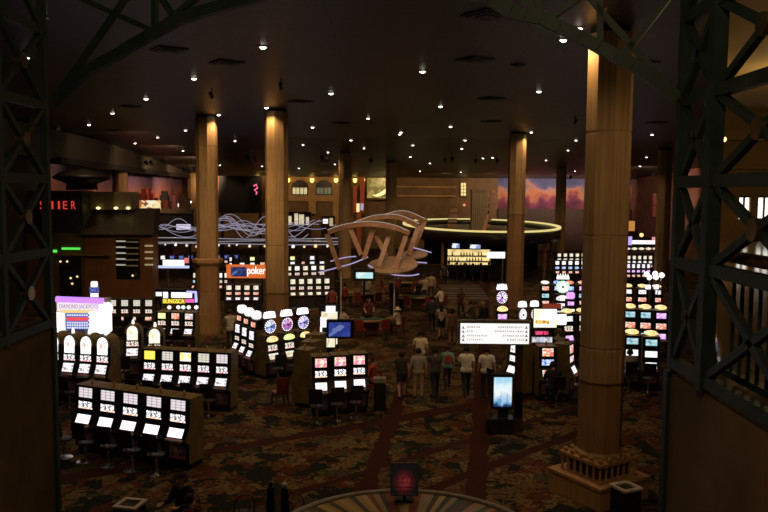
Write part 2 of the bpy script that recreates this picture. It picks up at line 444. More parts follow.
# its base: plinth, gallery of small colonnettes, slab and knobs
BR = math.radians(-58) - 0.35
b_ = MB(); b_.box(-.80, .80, -.80, .80, 0, .48, BR); b_.box(-.83, .83, -.83, .83, .46, .53, BR); b_.build('plinth', COLS_, ct)
b_ = MB(); b_.box(-.46, .46, -.46, .46, .53, .90, BR); b_.build('base_core', DKWOOD, ct)
for sx in (-1, 1):
    for k in range(7):
        for ax in (0, 1):
            c = -.58 + k * 1.16 / 6
            if ax and k in (0, 6): continue
            q = Matrix.Rotation(BR, 3, 'Z') @ (Vector((sx * .58, c, 0)) if not ax else Vector((c, sx * .58, 0)))
            MB().lathe([(.045, .53), (.045, .58), (.03, .61), (.03, .84), (.045, .87), (.045, .90)], 8, c=(q.x, q.y, 0)).build('colonnette', COLS_, ct)
b_ = MB(); b_.box(-.64, .64, -.64, .64, .90, .97, BR); b_.build('base_slab', COLS_, ct)
for k in range(16):
    a = 2 * PI * k / 16; rr = .60 if k % 2 else .66
    q = Matrix.Rotation(BR, 3, 'Z') @ Vector((max(-.57, min(.57, .75 * math.cos(a))), max(-.57, min(.57, .75 * math.sin(a))), 0))
    MB().ball((q.x, q.y, 1.02), .065, 1, (1, 1, 1.1)).build('knob', COLS_, ct)
MB().lathe([(.56, .97), (.56, 1.04), (.50, 1.12), (.50, 1.3)], 8, rot=PI / 8).build('shaft_foot', COLM, ct)

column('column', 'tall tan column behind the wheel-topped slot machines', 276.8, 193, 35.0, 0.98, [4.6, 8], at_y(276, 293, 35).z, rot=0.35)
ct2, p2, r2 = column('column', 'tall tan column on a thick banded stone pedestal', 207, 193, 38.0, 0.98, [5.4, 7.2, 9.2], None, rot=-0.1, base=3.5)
zc = at_y(207, 258, 38).z
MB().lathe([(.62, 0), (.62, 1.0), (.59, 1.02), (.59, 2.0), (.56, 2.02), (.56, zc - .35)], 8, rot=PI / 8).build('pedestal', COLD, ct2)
MB().lathe([(.60, zc - .35), (.75, zc - .2), (.75, zc - .05), (.66, zc)], 8, rot=PI / 8).build('pedestal_cap', COLS_, ct2)
column('column', 'tall tan column rising behind the wide directory sign', 516.5, 193, 47.0, 0.98, [7.0], at_y(516, 215, 47).z, rot=0.1)
column('column', 'far column beside the dusk skyline mural', 122, 193, 63, 0.9, [5], None)
column('column', 'far column behind the ribbon sculpture, beside the arched windows', 345, 193, 63, 0.95, [5, 8], None)
column('column', 'far column beside the crescent picture', 391, 193, 72, 0.95, [5, 8], None)
column('column', 'far column in front of the sunset mural beyond the oval bar canopy', 561, 193, 78, 0.95, [5, 8], None)
column('column', 'far column beside the dark green lattice tower', 664, 193, 58, 0.95, [3.6, 6.5], None)
column('column', 'far slim column in the corner where the dusk mural ends', 193, 190, 90, 1.1, [5], None)

# ------------------------------------------------------------------ lattice towers, arch, piers
XLp, XRp = -3.6, 2.35
def tower(name, label, X, bays, levels, base_z, side):
    t = thing(name, label, 'steel truss', (X, bays[0], 0))
    y0 = bays[0]; o = lambda y, z, dx=0: Vector((dx, y - y0, z))
    zt = levels[-1]
    for y in bays:
        w = .075 if y != bays[1] or side < 0 else .10
        MB().bar(o(y, base_z), o(y, zt), w, w, (1, 0, 0)).build('chord', GREEN, t)
        if side < 0: MB().bar(o(y, base_z, side * .5), o(y, zt, side * .5), .08, .08, (1, 0, 0)).build('chord', GREEN, t)
    for a, b in zip(bays, bays[1:]):
        for i, z in enumerate(levels):
            MB().bar(o(a, z), o(b, z), .07, .09).build('cross_beam', GREEN, t)
            if i + 1 < len(levels):
                z2 = levels[i + 1]
                br = MB(); br.bar(o(a, z), o(b, z2), .05, .055); br.bar(o(a, z2), o(b, z), .05, .055, (0, .1, 1)); br.build('cross_brace', GREEN, t)
                if abs(a - b) > .75 and not (side > 0 and i == 0):
                    MB().lathe([(.075, -.045), (.075, .045)], 16, c=o((a + b) / 2, (z + z2) / 2), axis='X').build('boss', M('dull_brass', (0.28, 0.20, 0.09), rough=0.3, metal=.8), t)
    return t
YL0 = at_x(48, 260, XLp).y; dyl = YL0 - at_x(25, 216, XLp).y
ZLb = at_x(55, 326, XLp).z; ZLs = (at_x(44, 180, XLp).z - at_x(44, 253, XLp).z)
LL = [ZLb + .06 + ZLs * k for k in range(7)]
tower('lattice_tower', 'dark green lattice tower with round bosses standing on the narrow stone pier', XLp, [YL0, YL0 - 2 * dyl, YL0 - 4 * dyl], LL, ZLb, -1)
YR0, YR1 = at_x(677, 260, XRp).y, at_x(709, 260, XRp).y; YR2 = 2 * at_x(758, 231, XRp).y - YR1
z0_, z1_ = at_x(740, 180, XRp).z, at_x(740, 84, XRp).z; ZRb = at_x(664, 366, XRp).z; dz_ = z1_ - z0_
LR = [ZRb + .08, z0_ - dz_, z0_, z1_, z1_ + dz_, z1_ + 2 * dz_, z1_ + 3 * dz_]
tr = tower('lattice_tower', 'dark green lattice tower with brass bosses beside the bright doorway', XRp, [YR0, YR1, YR2], LR, ZRb, 1)
# piers below
struct(MB().box(XLp - 2.5, XLp, 4.0, YL0 + .02, 0, ZLb - .005).build('wall_left_pier', STONE))
struct(MB().box(XRp, XRp + .55, 2.4, YR0 + .03, 0, ZRb - .005).build('wall_right_pier', M('pier_stone', (0.30, 0.185, 0.095), 0.3, 1.2, 0.8)))
struct(MB().box(XLp - .05, XLp + .03, YL0 + .03, YL0 + .11, 0, ZLb - .01).build('trim_4', GREEN))
struct(MB().box(XRp - .03, XRp + .05, YR0 + .04, YR0 + .12, 0, ZRb - .01).build('trim_5', GREEN))
# railing
rl = thing('balcony_railing', 'dark balcony railing with wooden handrail beside the lattice tower', 'railing', (XRp, YR1, 0))
MB().tube([(.12, -.02, LR[1] + .10), (.12, -2.1, LR[1] + .10)], .045, 10).build('handrail', M('handrail_wood', (0.16, 0.07, 0.025), rough=.35), rl)
MB().bar((.16, 0, ZRb + .14), (.16, -2.1, ZRb + .14), .05).build('bottom_rail', GREEN, rl)
MB().bar((.16, 0, LR[1] - .06), (.16, -2.1, LR[1] - .06), .04).build('top_rail', GREEN, rl)
for k in range(16): MB().box(.15, .17, -.08 - k * .13, -.06 - k * .13, ZRb + .14, LR[1] - .06).build('baluster', GREEN, rl)
# arch truss across the opening
AP = Vector((XLp, YL0, 0)); AQ = Vector((XRp, YR0, 0)); AD = (AQ - AP).normalized(); AN = Vector((AD.y, -AD.x, 0))
ar = thing('arch_truss', 'dark green arched steel truss spanning between the two lattice towers', 'steel truss', (AP.x, AP.y, 0))
def arc(pts): return [on_plane(u, v, AP, AN) - Vector((AP.x, AP.y, 0)) for u, v in pts]
low = [(54, 102), (66, 89), (78, 78), (96, 66), (115, 56), (131, 46), (147, 37), (163, 28), (178, 20), (200, 12), (225, 5), (255, -3), (290, -10), (330, -15), (380, -18), (430, -14), (465, -8), (490, 0), (511, 12), (526, 16), (542, 19), (560, 27), (580, 37), (599, 47), (616, 56), (633, 65), (650, 76), (665, 87), (678, 99)]
L_ = arc(low)
c_ = MB()
for a, b in zip(L_, L_[1:]): c_.bar(a, b + (b - a) * .04, .10, .085, AN)
c_.build('lower_chord', GREEN, ar)
U_ = arc([(50, -60), (150, -95), (380, -130), (560, -100), (684, -50)])
c_ = MB()
for a, b in zip(U_, U_[1:]): c_.bar(a, b, .10, .09, AN)
c_.build('upper_chord', GREEN, ar)
for pq in ([(58, 95), (140, -22)], [(62, -10), (160, 34)], [(155, 26), (155, -70)], [(162, 26), (230, -30)], [(175, 18), (120, -60)], [(540, 18), (540, -60)],
           [(500, -4), (566, 50)], [(548, 20), (660, -60)], [(540, 18), (470, -60)], [(578, -14), (672, 90)], [(620, 60), (690, -30)], [(600, 45), (600, -60)]):
    a, b = arc(pq); MB().bar(a, b, .05, .06, AN).build('web_brace', GREEN, ar)

# upper hall beyond the right tower
HW = M('hall_wall', (0.34, 0.22, 0.09), 0.15, 0.6, 0.8); HC = M('hall_ceiling', (0.60, 0.46, 0.22), 0.08, 0.4, 0.8)
YH = 29.0
HX0 = at_y(706, 150, YH).x
struct(MB().prism([(2.95, 6.6), (2.95, 3.2), (22, 3.2), (22, YH + .3), (HX0, YH + .3)], 5.35, 5.5, 'XY').build('floor_upper_hall', M('polished_floor', (0.20, 0.15, 0.09), 0.3, 1.5, 0.12, spec=0.6)))
struct(MB().prism([(3.5, 8.0), (22, 8.0), (22, YH + .3), (HX0, YH + .3)], 10.15, 10.4, 'XY').build('ceiling_upper_hall', HC))
hwm = MB()
wins = [(739.5, 750.5), (758.5, 772), (780, 792)]
wx = [(at_y(a, 200, YH).x, at_y(b, 200, YH).x) for a, b in wins]; zt_, zb_ = at_y(745, 196, YH).z, at_y(745, 219, YH).z
xs = HX0
for a, b in wx:
    hwm.box(xs, a, YH, YH + .3, 5.5, 10.15); hwm.box(a, b, YH, YH + .3, zt_, 10.15); hwm.box(a, b, YH, YH + .3, 5.5, zb_); xs = b
hwm.box(xs, 22, YH, YH + .3, 5.5, 10.15)
struct(hwm.build('wall_upper_hall', HW))
DAY = E('daylight_pane', (1.0, 0.97, 0.86), 2.2, 0.35)
for i, (a, b) in enumerate(wx):
    wf = MB(); wf.box(a, b, YH + .05, YH + .12, zt_ - .06, zt_); wf.box((a + b) / 2 - .03, (a + b) / 2 + .03, YH + .05, YH + .12, zb_, zt_); wf.box(a, b, YH + .05, YH + .12, zb_ + 1.0, zb_ + 1.05)
    fo_ = struct(wf.build('window_%d' % (i + 1), DKWOOD)); MB().box(a, b, YH + .13, YH + .16, zb_, zt_).build('pane', DAY, fo_)
# cornice mouldings along the hall wall
for i, (z, d, h) in enumerate(((9.05, .5, .3), (8.0, .25, .2))):
    struct(MB().box(HX0, 22, YH - d, YH - .01, z, z + h).build('trim_%d' % (6 + i), HW))
ch = at_y(716, 142, 20)
t = thing('chandelier', 'small branched brass chandelier lit amber beyond the lattice tower', 'lamp', (ch.x, ch.y, ch.z))
MB().tube([(0, 0, 0), (0, 0, 10.15 - ch.z)], .015).build('stem', BRASS, t)
am = MB()
for k in range(5):
    a = 2 * PI * k / 5
    am.tube([(0, 0, .02), (.12 * math.cos(a), .12 * math.sin(a), -.06), (.2 * math.cos(a), .2 * math.sin(a), .0)], .012)
am.build('arms', BRASS, t)
AMB = E('amber_shade', (1.0, 0.5, 0.15), 6)
for k in range(5):
    a = 2 * PI * k / 5; MB().lathe([(.02, .0), (.07, .05), (.05, .12)], 8, c=(.2 * math.cos(a), .2 * math.sin(a), 0)).build('lamp_shade', AMB, t)
def point(loc, col, power, r=.2, name='fill_light', kind='POINT', rot=None, size=None, parent=None, spot=None):
    l = bpy.data.lights.new(name, kind); l.color = col; l.energy = power
    if kind == 'POINT': l.shadow_soft_size = r
    if kind == 'SPOT': l.shadow_soft_size = r; l.spot_size = spot or 1.2; l.spot_blend = .6
    o = bpy.data.objects.new(name, l); COL.objects.link(o); o.location = loc
    if rot: o.rotation_euler = rot
    if parent: o.parent = parent
    return o
def aim(o, target):
    d = Vector(target) - o.location; o.rotation_euler = d.to_track_quat('-Z', 'Y').to_euler(); return o
for x, y, z, e in ((-.6, 1.5, 10.0, 150),):
    point((x, y, z), (1, .70, .38), e, .4)  # unseen fill added near the camera to brighten piers and lattice
for x, y, e in ((ch.x + 2, 19, 110), (ch.x + 4, 12, 115)): point((x, y, 9.3), (1, .68, .30), e, .4)

# ------------------------------------------------------------------ ceiling fixtures
LAMP = E('downlight_lens', (1.0, 0.86, 0.70), 9.0, 0.02)
dl = thing('ceiling_downlight', 'x', 'ceiling light')
MB().lathe([(.17, -.02), (.17, .0), (.10, .0), (.10, -.02)][:2] + [(.11, .0)], 14).build('trim_ring', M('grey_ring', (.12, .11, .10)), dl)
MB().lathe([(.085, -.021), (.08, -.035), (.06, -.052), (.03, -.062), (.004, -.065)], 12).build('lens', LAMP, dl, True)
_l = bpy.data.lights.new('downlight_beam', 'SPOT'); _l.color = (1.0, .66, .34); _l.energy = 260; _l.spot_size = math.radians(125); _l.spot_blend = .7; _l.shadow_soft_size = .08
_o = bpy.data.objects.new('beam', _l); COL.objects.link(_o); _o.location = (0, 0, -.09); _o.parent = dl
KDL = Kind(dl)
DLP = [(26, 57), (42, 17), (194, 78), (146, 98.5), (112.5, 113), (89, 124.5), (59, 132), (185.6, 130), (263, 46.5), (331, 93), (267, 109), (221, 120.5), (312.6, 127), (368, 118),
       (422.5, 71), (440.5, 106), (450.5, 126.5), (563, 39.5), (539, 91), (401, 132), (56, 139), (135, 143), (157.6, 137), (183, 150.6), (67, 161), (235, 140.7), (303, 144.7),
       (351, 140), (364, 148), (347, 157.6), (328, 152), (335, 164), (399.7, 134), (413, 145), (465, 140), (461.7, 148.5), (410.4, 156.6), (483, 158), (492.5, 157.5), (526.6, 134.5),
       (576, 140), (568, 150), (630, 146), (652, 134.5), (646.5, 157), (682, 125), (586, 52), (220, 165), (262, 166), (299, 168), (420, 171), (461, 172), (575, 171), (600, 165), (640, 166), (100, 158), (546, 160), (510, 150), (430, 163)]
rows = {}
c517 = at_y(516.5, 193, 47).x
DLX = [on_ceil(u, v) for u, v in DLP if (u, v) not in ((267, 109), (221, 120.5), (526.6, 134.5), (586, 52))] + [Vector((-5.2, 34.15, CEIL)), Vector((p2.x + .72, 37.5, CEIL)), Vector((c517 + .70, 46.4, CEIL)), Vector((cpos.x - .78, 17.5, CEIL))]
for p in DLX:
    rows.setdefault(int(round(p.y / 9)), []).append((p.x, p))
FARW = ['over the hall entrance', 'over the front slot banks', 'above the wheel-topped machines', 'above the column tops', 'above the walkway', 'above the card tables', 'above the ribbon sculpture', 'above the oval bar', 'above the far bar wall', 'before the murals', 'at the far end', 'at the far wall']
for i, ky in enumerate(sorted(rows)):
    for j, (u, p) in enumerate(sorted(rows[ky], key=lambda q: q[0])):
        KDL.put((p.x, p.y, p.z - .001), 0, 'round white downlight, %s from the dusk mural in the %s ceiling row' % (ORD[j], ORD[i]), 'recessed ceiling downlights')
KDL.drop()
# square air diffusers
av = thing('ceiling_vent', 'x', 'air vent')
m_ = MB(); m_.box(-.34, .34, -.34, .34, -.03, 0); vf = m_.build('vent_frame', M('vent_black', (0.012, 0.011, 0.010)), av)
m_ = MB(); m_.box(-.26, .26, -.26, .26, -.05, -.03); m_.box(-.14, .14, -.14, .14, -.07, -.05); m_.build('louvre', M('vent_grey', (0.03, 0.028, 0.025)), vf)
KV = Kind(av)
VW = ['near the arched truss', 'near the truss beside the tall near column', 'behind the first downlights', 'over the front banks', 'beside the tall column top', 'farther back over the walkway', 'far over the tables', 'above the pedestal column', 'in the middle of the ceiling', 'beyond the middle of the ceiling', 'small and deep in the hall']
VP = [(169, 49), (227, 62), (130, 106), (113, 130), (300, 101), (341, 122.7), (475, 59), (518, 64), (491, 98), (491, 121), (487, 14), (657, 122), (640, 62)]
for k, (u, v) in enumerate(VP):
    p = on_ceil(u, v)
    s = .45 if (u, v) == (518, 64) else 1.15
    KV.put((p.x, p.y, p.z - .001), .6, 'dark square ceiling air vent, %s in closeness to the arched truss' % ORD[sorted(VP, key=lambda q: on_ceil(*q).y).index((u, v))], 'dark ceiling vents', scale=(s, s, 1))
KV.drop()
# black stage spotlights hanging from the ceiling
SPOTG = E('spot_lens', (1, .85, .6), 14)
sp = thing('stage_spotlight', 'x', 'spotlight')
MB().tube([(0, 0, 0), (0, 0, -.5)], .03).build('stem', BLACK, sp)
m_ = MB(); m_.tube([(0, -.15, -.52), (0, .3, -.68)], .15, 10); m_.build('can', BLACK, sp)
MB().tube([(0, .3, -.68), (0, .31, -.683)], .12, 10).build('lens', SPOTG, sp)
KS = Kind(sp)
SPP = [(133, 156), (140, 155), (146, 156), (151, 156), (163, 154), (183, 163), (188, 164), (194, 163), (248, 150), (255, 151), (322, 151), (327, 152), (371, 154), (445, 153), (452, 152), (476, 154), (497, 154), (105, 168), (112, 168), (654, 168), (571, 172), (638, 172)]
for k, (u, v) in enumerate(SPP):
    p = on_ceil(u, v)
    KS.put((p.x, p.y, p.z - .001), 0, 'black can spotlight hanging from the dark ceiling, %s counting along from the dusk mural' % ORD[k] if k < 18 else 'black can spotlight hanging near the sunset mural, %s along that wall' % ORD[k - 18], 'hanging stage spotlights')
KS.drop()
# light on the painted walls: wall-washing spots under the ceiling
for (y, e) in ((50, 350), (60, 900), (70, 1700), (80, 2200)):
    xw = -19.6 + (y - 24) / (BACK - 24) * (XL + 19.6)
    aim(point((xw + 7, y - 2, ceil_z(y) - .5), (1, .62, .38), e, .3, 'wall_wash', 'SPOT', spot=1.7), (xw, y + 3, 7.2))
aim(point((24, 74, 9.0), (1, .62, .5), 1500, .3, 'wall_wash', 'SPOT', spot=1.5), (31, 84, 6.8))  # unseen spot added to brighten the pink facade
for tu in (225, 275, 330, 385, 440, 480):
    g = at_y(tu, 200, BACK); aim(point((g.x, BACK - 10, ceil_z(BACK - 10) - .3), (1, .64, .32), 700, .3, 'wall_wash', 'SPOT', spot=1.6), (g.x, BACK, 5.5))  # unseen spots added to lift the back facade
for (u, v, y, e, z) in ((365, 240, 44, 900, 4), (400, 240, 46, 900, 4), (470, 205, 68, 900, 6)):
    g = at_y(u, v, y); aim(point((g.x + 1, y - 9, CEIL - .8), (1, .74, .50), e, .2, 'sculpture_wash', 'SPOT', spot=math.radians(48)), (g.x, y, z))  # unseen spots added to brighten the ribbon and tower sculptures
for tu, e in ((510, 2600), (548, 2600), (585, 2600), (640, 1800)):
    g = at_y(tu, 192, BACK); aim(point((g.x, BACK - 9, ceil_z(BACK - 9) - .3), (1, .70, .55), e * .75, .3, 'wall_wash', 'SPOT', spot=1.5), g)

for nm, cx_, cy_, off, e in (('near', cpos.x, yb, (-1.6, -8.0), 520), ('wheel', -4.9, 35.0, (1.5, -9.5), 1100), ('pedestal', p2.x, 38.0, (2.5, -10), 1300), ('far', at_y(516.5, 193, 47).x, 47.0, (1.0, -10), 1300)):
    lx, ly = cx_ + off[0], cy_ + off[1]
    aim(point((lx, ly, CEIL - .75), (1, .66, .33), e, .15, 'column_wash', 'SPOT', spot=math.radians(62)), (cx_, cy_, 4.6))  # spots, with their cans, added to light the column shafts
    t = thing('added_column_spot', 'added black can spotlight aimed at the %s' % {'near': 'tall column with the balustraded base', 'wheel': 'column behind the wheel-topped slot machines', 'pedestal': 'column on the banded pedestal', 'far': 'column behind the directory sign'}[nm], 'spotlight', (lx, ly, CEIL - .001))
    MB().tube([(0, 0, 0), (0, 0, -.22)], .02).build('stem', BLACK, t); MB().tube([(0, -.16, -.20), (0, .06, -.32)], .07, 10).build('can', BLACK, t)

# ------------------------------------------------------------------ slot machines
PAY_W = PAYTABLE('paytable_white', (.92, .89, .92), (0.60, .36, .42), .85)
PAY_W2 = PAYTABLE('paytable_cream', (.92, .88, .78), (0.42, .34, .22), .85)
REEL_A = REELS('reel_windows_orange', (1, 1, 1), (0.95, 0.35, 0.12), 1.5)
REEL_B = REELS('reel_windows_red', (1, .97, .95), (0.75, 0.10, 0.15), 1.4)
REEL_C = REELS('reel_windows_warm', (1, .88, .72), (0.8, 0.25, 0.12), 1.2)
YELL_G = E('yellow_glass', (1, .80, .12), 1.2)
CREAM_G = ART('cream_glow', [(1, .93, .75), (1, .86, .60), (.80, .66, .42), (1, .97, .88)], .95, (3, 1, 2))
PINKART = ART('pink_fire_art', [(1, .25, .35), (1, .75, .35), (1, .90, .85), (.95, .25, .60), (1, .50, .20)], 1.1, (5, 1, 5))
REDART = ART('red_orange_art', [(1, .22, .08), (1, .85, .75), (.9, .30, .30), (1, .55, .25), (1, 1, .95)], 1.0, (5, 1, 5))
GOLDART = ART('gold_oval_art', [(1, .75, .30), (1, .50, .15), (1, .92, .70)], 1.3, (5, 1, 4))
GRNART = ART('green_gold_art', [(.65, .9, .25), (1, .85, .35), (1, .95, .80)], 1.2, (5, 1, 4))
BLUEART = ART('blue_art', [(.25, .45, 1), (.75, .85, 1), (.45, .60, 1), (.10, .15, .7)], 1.1, (5, 1, 5))
CYANART = ART('cyan_art', [(.35, .75, .85), (.75, .95, 1), (.20, .45, .60)], .8, (4, 1, 4))
PURPART = ART('purple_art', [(.72, .30, 1), (1, .70, 1), (.85, .50, 1)], 1.0, (4, 1, 4))
MIXART = ART('mixed_art', [(1, .3, .3), (1, .8, .4), (.4, .6, 1), (1, 1, .95), (.9, .9, 1)], 1.1, (5, 1, 5))
WHTART = ART('white_flash_art', [(1, 1, 1), (1, .90, .92), (.85, .88, 1), (.40, .30, .34)], 1.15, (6, 1, 6))
WHTRED = ART('white_red_art', [(1, 1, 1), (1, .94, .92), (1, 1, 1), (.85, .32, .25)], 1.7, (4, 1, 4))
DIMBLUE = ART('dim_blue_screen', [(.05, .08, .35), (.10, .15, .55), (.25, .35, .9)], .7, (4, 1, 4))

def base_parts(t, H=1.70, w=.62, belly=True, cap=True, deck=True):
    MB().box(-w / 2 + .02, w / 2 - .02, .08, .58, 0, .13).build('plinth', BLACK, t)
    MB().prism([(0, .13), (0, .62), (-.13, .70), (-.13, .76), (.02, 1.02), (.06, H), (.60, H), (.60, .13)], -w / 2, w / 2, 'YZ').build('cabinet', OLIVE, t)
    m = MB(); m.slab(.02, 1.02, .06, H - .005, w - .01, .012); m.slab(-.13, .76, .02, 1.02, w - .01, .012); m.slab(0, .14, 0, .62, w - .01, .01)
    m.build('bezel', BLACK, t)
    if belly: MB().slab(0, .22, 0, .54, .42, .02).build('belly_panel', DIM_ART, t)
    if deck:
        m = MB(); m.box(-.21, .21, -.22, -.10, .70, .745)
        bd = m.build('button_deck', PALE, t, bevel=.01)
        m = MB()
        for k in range(5): m.box(-.17 + k * .075, -.12 + k * .075, -.20, -.15, .745, .757)
        m.build('buttons', M('red_buttons', (.5, .08, .05)), bd)
    MB().slab(-.02, .60, -.02, .66, .30, .05).build('coin_tray', CHROME, t)
    if cap:
        m = MB(); m.lathe([(.035, H), (.035, H + .05), (.03, H + .055), (.03, H + .11), (.015, H + .13)], 10, c=(0, .3, 0)); m.build('candle', M('candle_amber', (.5, .3, .12)), t)
def segp(z, H=1.70):
    return .02 + .04 * (z - 1.02) / (H - 1.02)
def panel(t, name, z0, z1, w, mat, H=1.70):
    return MB().slab(segp(z0, H), z0, segp(z1, H), z1, w, .022).build(name, mat, t)
def low_panel(t, mat, w=.44):
    a = Vector((0, -.13, .76)); b = Vector((0, .02, 1.02)); p, q = a.lerp(b, .06), a.lerp(b, .80)
    return MB().slab(p.y, p.z, q.y, q.z, w, .022).build('lower_glass', mat, t)

def K_upright():
    t = thing('slot_machine', 'x', 'slot machine'); base_parts(t)
    panel(t, 'top_glass', 1.40, 1.645, .38, PAY_W); panel(t, 'reel_glass', 1.12, 1.30, .40, REEL_A); low_panel(t, LILAC_G, .38); return Kind(t)
def K_rounded():
    t = thing('slot_machine', 'x', 'slot machine'); base_parts(t, 1.42, cap=False)
    o = [(-.31, 1.42)] + [(.31 * -math.cos(a), 1.42 + .26 * math.sin(a)) for a in [PI * k / 12 for k in range(1, 12)]] + [(.31, 1.42)]
    MB().prism(o, .06, .60).build('arched_hood', OLIVE, t)
    o = [(-.19, 1.22)] + [(.19 * -math.cos(a), 1.46 + .18 * math.sin(a)) for a in [PI * k / 12 for k in range(0, 13)]] + [(.19, 1.22)]
    MB().prism(o, .018, .062).build('top_glass', WHTRED, t)
    panel(t, 'reel_glass', 1.04, 1.18, .44, REEL_B, 1.42); low_panel(t, WHTART, .40)
    MB().lathe([(.05, 1.66), (.05, 1.74), (.03, 1.80)], 10, c=(0, .25, 0)).build('candle', E('candle_white', (1, .95, .85), 1.5), t); return Kind(t)
def K_wheel():
    t = thing('wheel_slot_machine', 'x', 'slot machine'); base_parts(t, 1.66, cap=False)
    o = [(.26 * math.cos(a), 1.47 + .16 * math.sin(a) * (1 if math.sin(a) > 0 else .45)) for a in [2 * PI * k / 24 for k in range(24)]]
    MB().prism(o, .02, .055).build('oval_glass', GOLDART, t)
    panel(t, 'reel_glass', 1.08, 1.29, .42, REEL_C, 1.66); low_panel(t, CREAM_G, .42)
    MB().box(-.07, .07, .24, .36, 1.66, 2.35).build('topper_post', BLACK, t)
    wz = 1.97
    wl_ = MB().lathe([(.20, .14), (.20, .20)], 28, c=(0, 0, wz), axis='Y').build('wheel', RADIAL('wheel_segments', [(.35, .45, 1), (1, .9, 1), (.75, .25, .75), (.15, .2, .6), (1, .6, .8)], 18, 1.1), t)
    m = MB()
    for k in range(18):
        a = 2 * PI * k / 18; m.ball((.235 * math.cos(a), .16, wz + .235 * math.sin(a)), .028, 1)
    m.build('bulb_ring', LILAC_G, wl_)
    MB().lathe([(.26, .17), (.26, .24)], 28, c=(0, 0, wz), axis='Y').build('wheel_rim', BLACK, t)
    MB().lathe([(.05, .10), (.05, .14)], 12, c=(0, 0, wz), axis='Y').build('wheel_hub', CHROME, wl_)
    o = [(-.24, 2.29)] + [(-.24 + .48 * k / 10, 2.36 + (.15 if k % 2 else .0) + .03 * math.sin(PI * k / 10)) for k in range(11)] + [(.24, 2.29)]
    MB().prism(o, .15, .30).build('crown_topper', LILAC_G, t); return Kind(t)
def K_tall():
    t = thing('tall_slot_machine', 'x', 'slot machine'); base_parts(t, 1.78, cap=False)
    panel(t, 'top_glass', 1.40, 1.72, .32, WHTART, 1.78); panel(t, 'reel_glass', 1.10, 1.25, .32, REEL_C, 1.78); low_panel(t, WHTART, .30)
    MB().box(-.22, .22, .12, .42, 1.78, 2.16).build('topper_neck', BLACK, t)
    MB().slab(.115, 1.88, .115, 2.06, .28, .02).build('topper_screen', REDART, t)
    MB().box(-.17, .17, .10, .40, 2.18, 2.48).build('topper_sign', WHITE_G, t, bevel=.05); return Kind(t)
def K_video():
    """three stacked video screens under a coloured top"""
    t = thing('video_slot_machine', 'x', 'slot machine'); base_parts(t, 1.90, cap=False)
    panel(t, 'top_glass', 1.58, 1.80, .40, BLUEART, 1.90); panel(t, 'reel_glass', 1.16, 1.38, .42, CYANART, 1.90); low_panel(t, REDART, .38)
    o = [(.23 * math.cos(a), 2.02 + .085 * math.sin(a)) for a in [2 * PI * k / 20 for k in range(20)]]
    MB().prism(o, .08, .28).build('topper_sign', GOLDART, t); return Kind(t)
def K_far():
    t = thing('slot_machine', 'x', 'slot machine')
    MB().prism([(0, 0), (0, .62), (-.13, .72), (.02, 1.02), (.06, 1.80), (.60, 1.80), (.60, 0)], -.31, .31, 'YZ').build('cabinet', M('dark_cabinet', (0.03, 0.022, 0.015)), t)
    MB().slab(.042, 1.46, .055, 1.74, .35, .02).build('top_glass', CREAM_G, t); MB().slab(.024, 1.12, .032, 1.29, .36, .02).build('reel_glass', REEL_C, t)
    MB().slab(-.10, .79, -.03, .93, .32, .02).build('lower_glass', REDART, t); return Kind(t)
UP, RO, WH, TA, VI, FA = K_upright(), K_rounded(), K_wheel(), K_tall(), K_video(), K_far()

# stools
t = thing('casino_stool', 'x', 'stool')
MB().lathe([(.24, 0), (.24, .025), (.06, .05), (.035, .06), (.035, .44), (.05, .48)], 14).build('pedestal', CHROME, t)
MB().lathe([(.05, .48), (.20, .49), (.225, .52), (.215, .55), (.05, .56)], 16).build('seat', VINYL, t, True)
MB().slab(-.20, .66, -.25, 1.12, .42, .05).build('backrest', VINYL, t, bevel=.015)
MB().slab(-.19, .50, -.205, .70, .06, .02).build('back_strut', CHROME, t)
ST = Kind(t)
t = thing('casino_chair', 'x', 'chair')
MB().box(-.23, .23, -.22, .22, .40, .47).build('seat', REDV, t, bevel=.02)
for sx in (-1, 1):
    for sy in (-1, 1): MB().bar((.19 * sx, .18 * sy, .40), (.22 * sx, .22 * sy, 0), .04).build('leg', DKWOOD, t)
MB().slab(-.20, .47, -.27, .98, .42, .04).build('backrest', REDV, t, bevel=.015)
m_ = MB()
for a, b in ((-1, -1), (1, -1)): pass
m_.bar((-.2, -.2, .22), (.2, -.2, .22), .025); m_.bar((-.2, .2, .22), (.2, .2, .22), .025); m_.build('stretcher', DKWOOD, t)
CH = Kind(t)

STOOLS = []
def bank(kind, n, a, b, desc, end, group, arts=None, sz=1.0, sx=None, rz=None, stools=False, per=None, flip=False, ybase=None, wfix=None):
    """n machines from floor pixel a to floor pixel b (front feet); ordinals are counted from `end`"""
    A, B = fl(*a), fl(*b)
    if rz is None: rz = math.atan2(B.y - A.y, B.x - A.x)
    pitch = (B - A).length / max(1, n - 1)
    s = sx or (min(1.3, max(.5, pitch / .645)) if n > 1 else 1.0)
    out = []
    for i in range(n):
        p = A.lerp(B, i / max(1, n - 1)); k = n - 1 - i if flip else i
        lab = desc.replace('#', ORD[k]) if n > 1 else desc
        mats = dict(arts or {})
        if per: mats.update(per[i % len(per)])
        out.append(kind.put((p.x, p.y, 0), rz, lab, group, mats, (s, 1.0, sz)))
        if stools:
            off = Matrix.Rotation(rz, 3, 'Z') @ Vector((-.18, -.60, 0))
            STOOLS.append((p + off, rz + RND.uniform(-.25, .25), lab.split(',')[0], stools, ORD[k]))
    return out
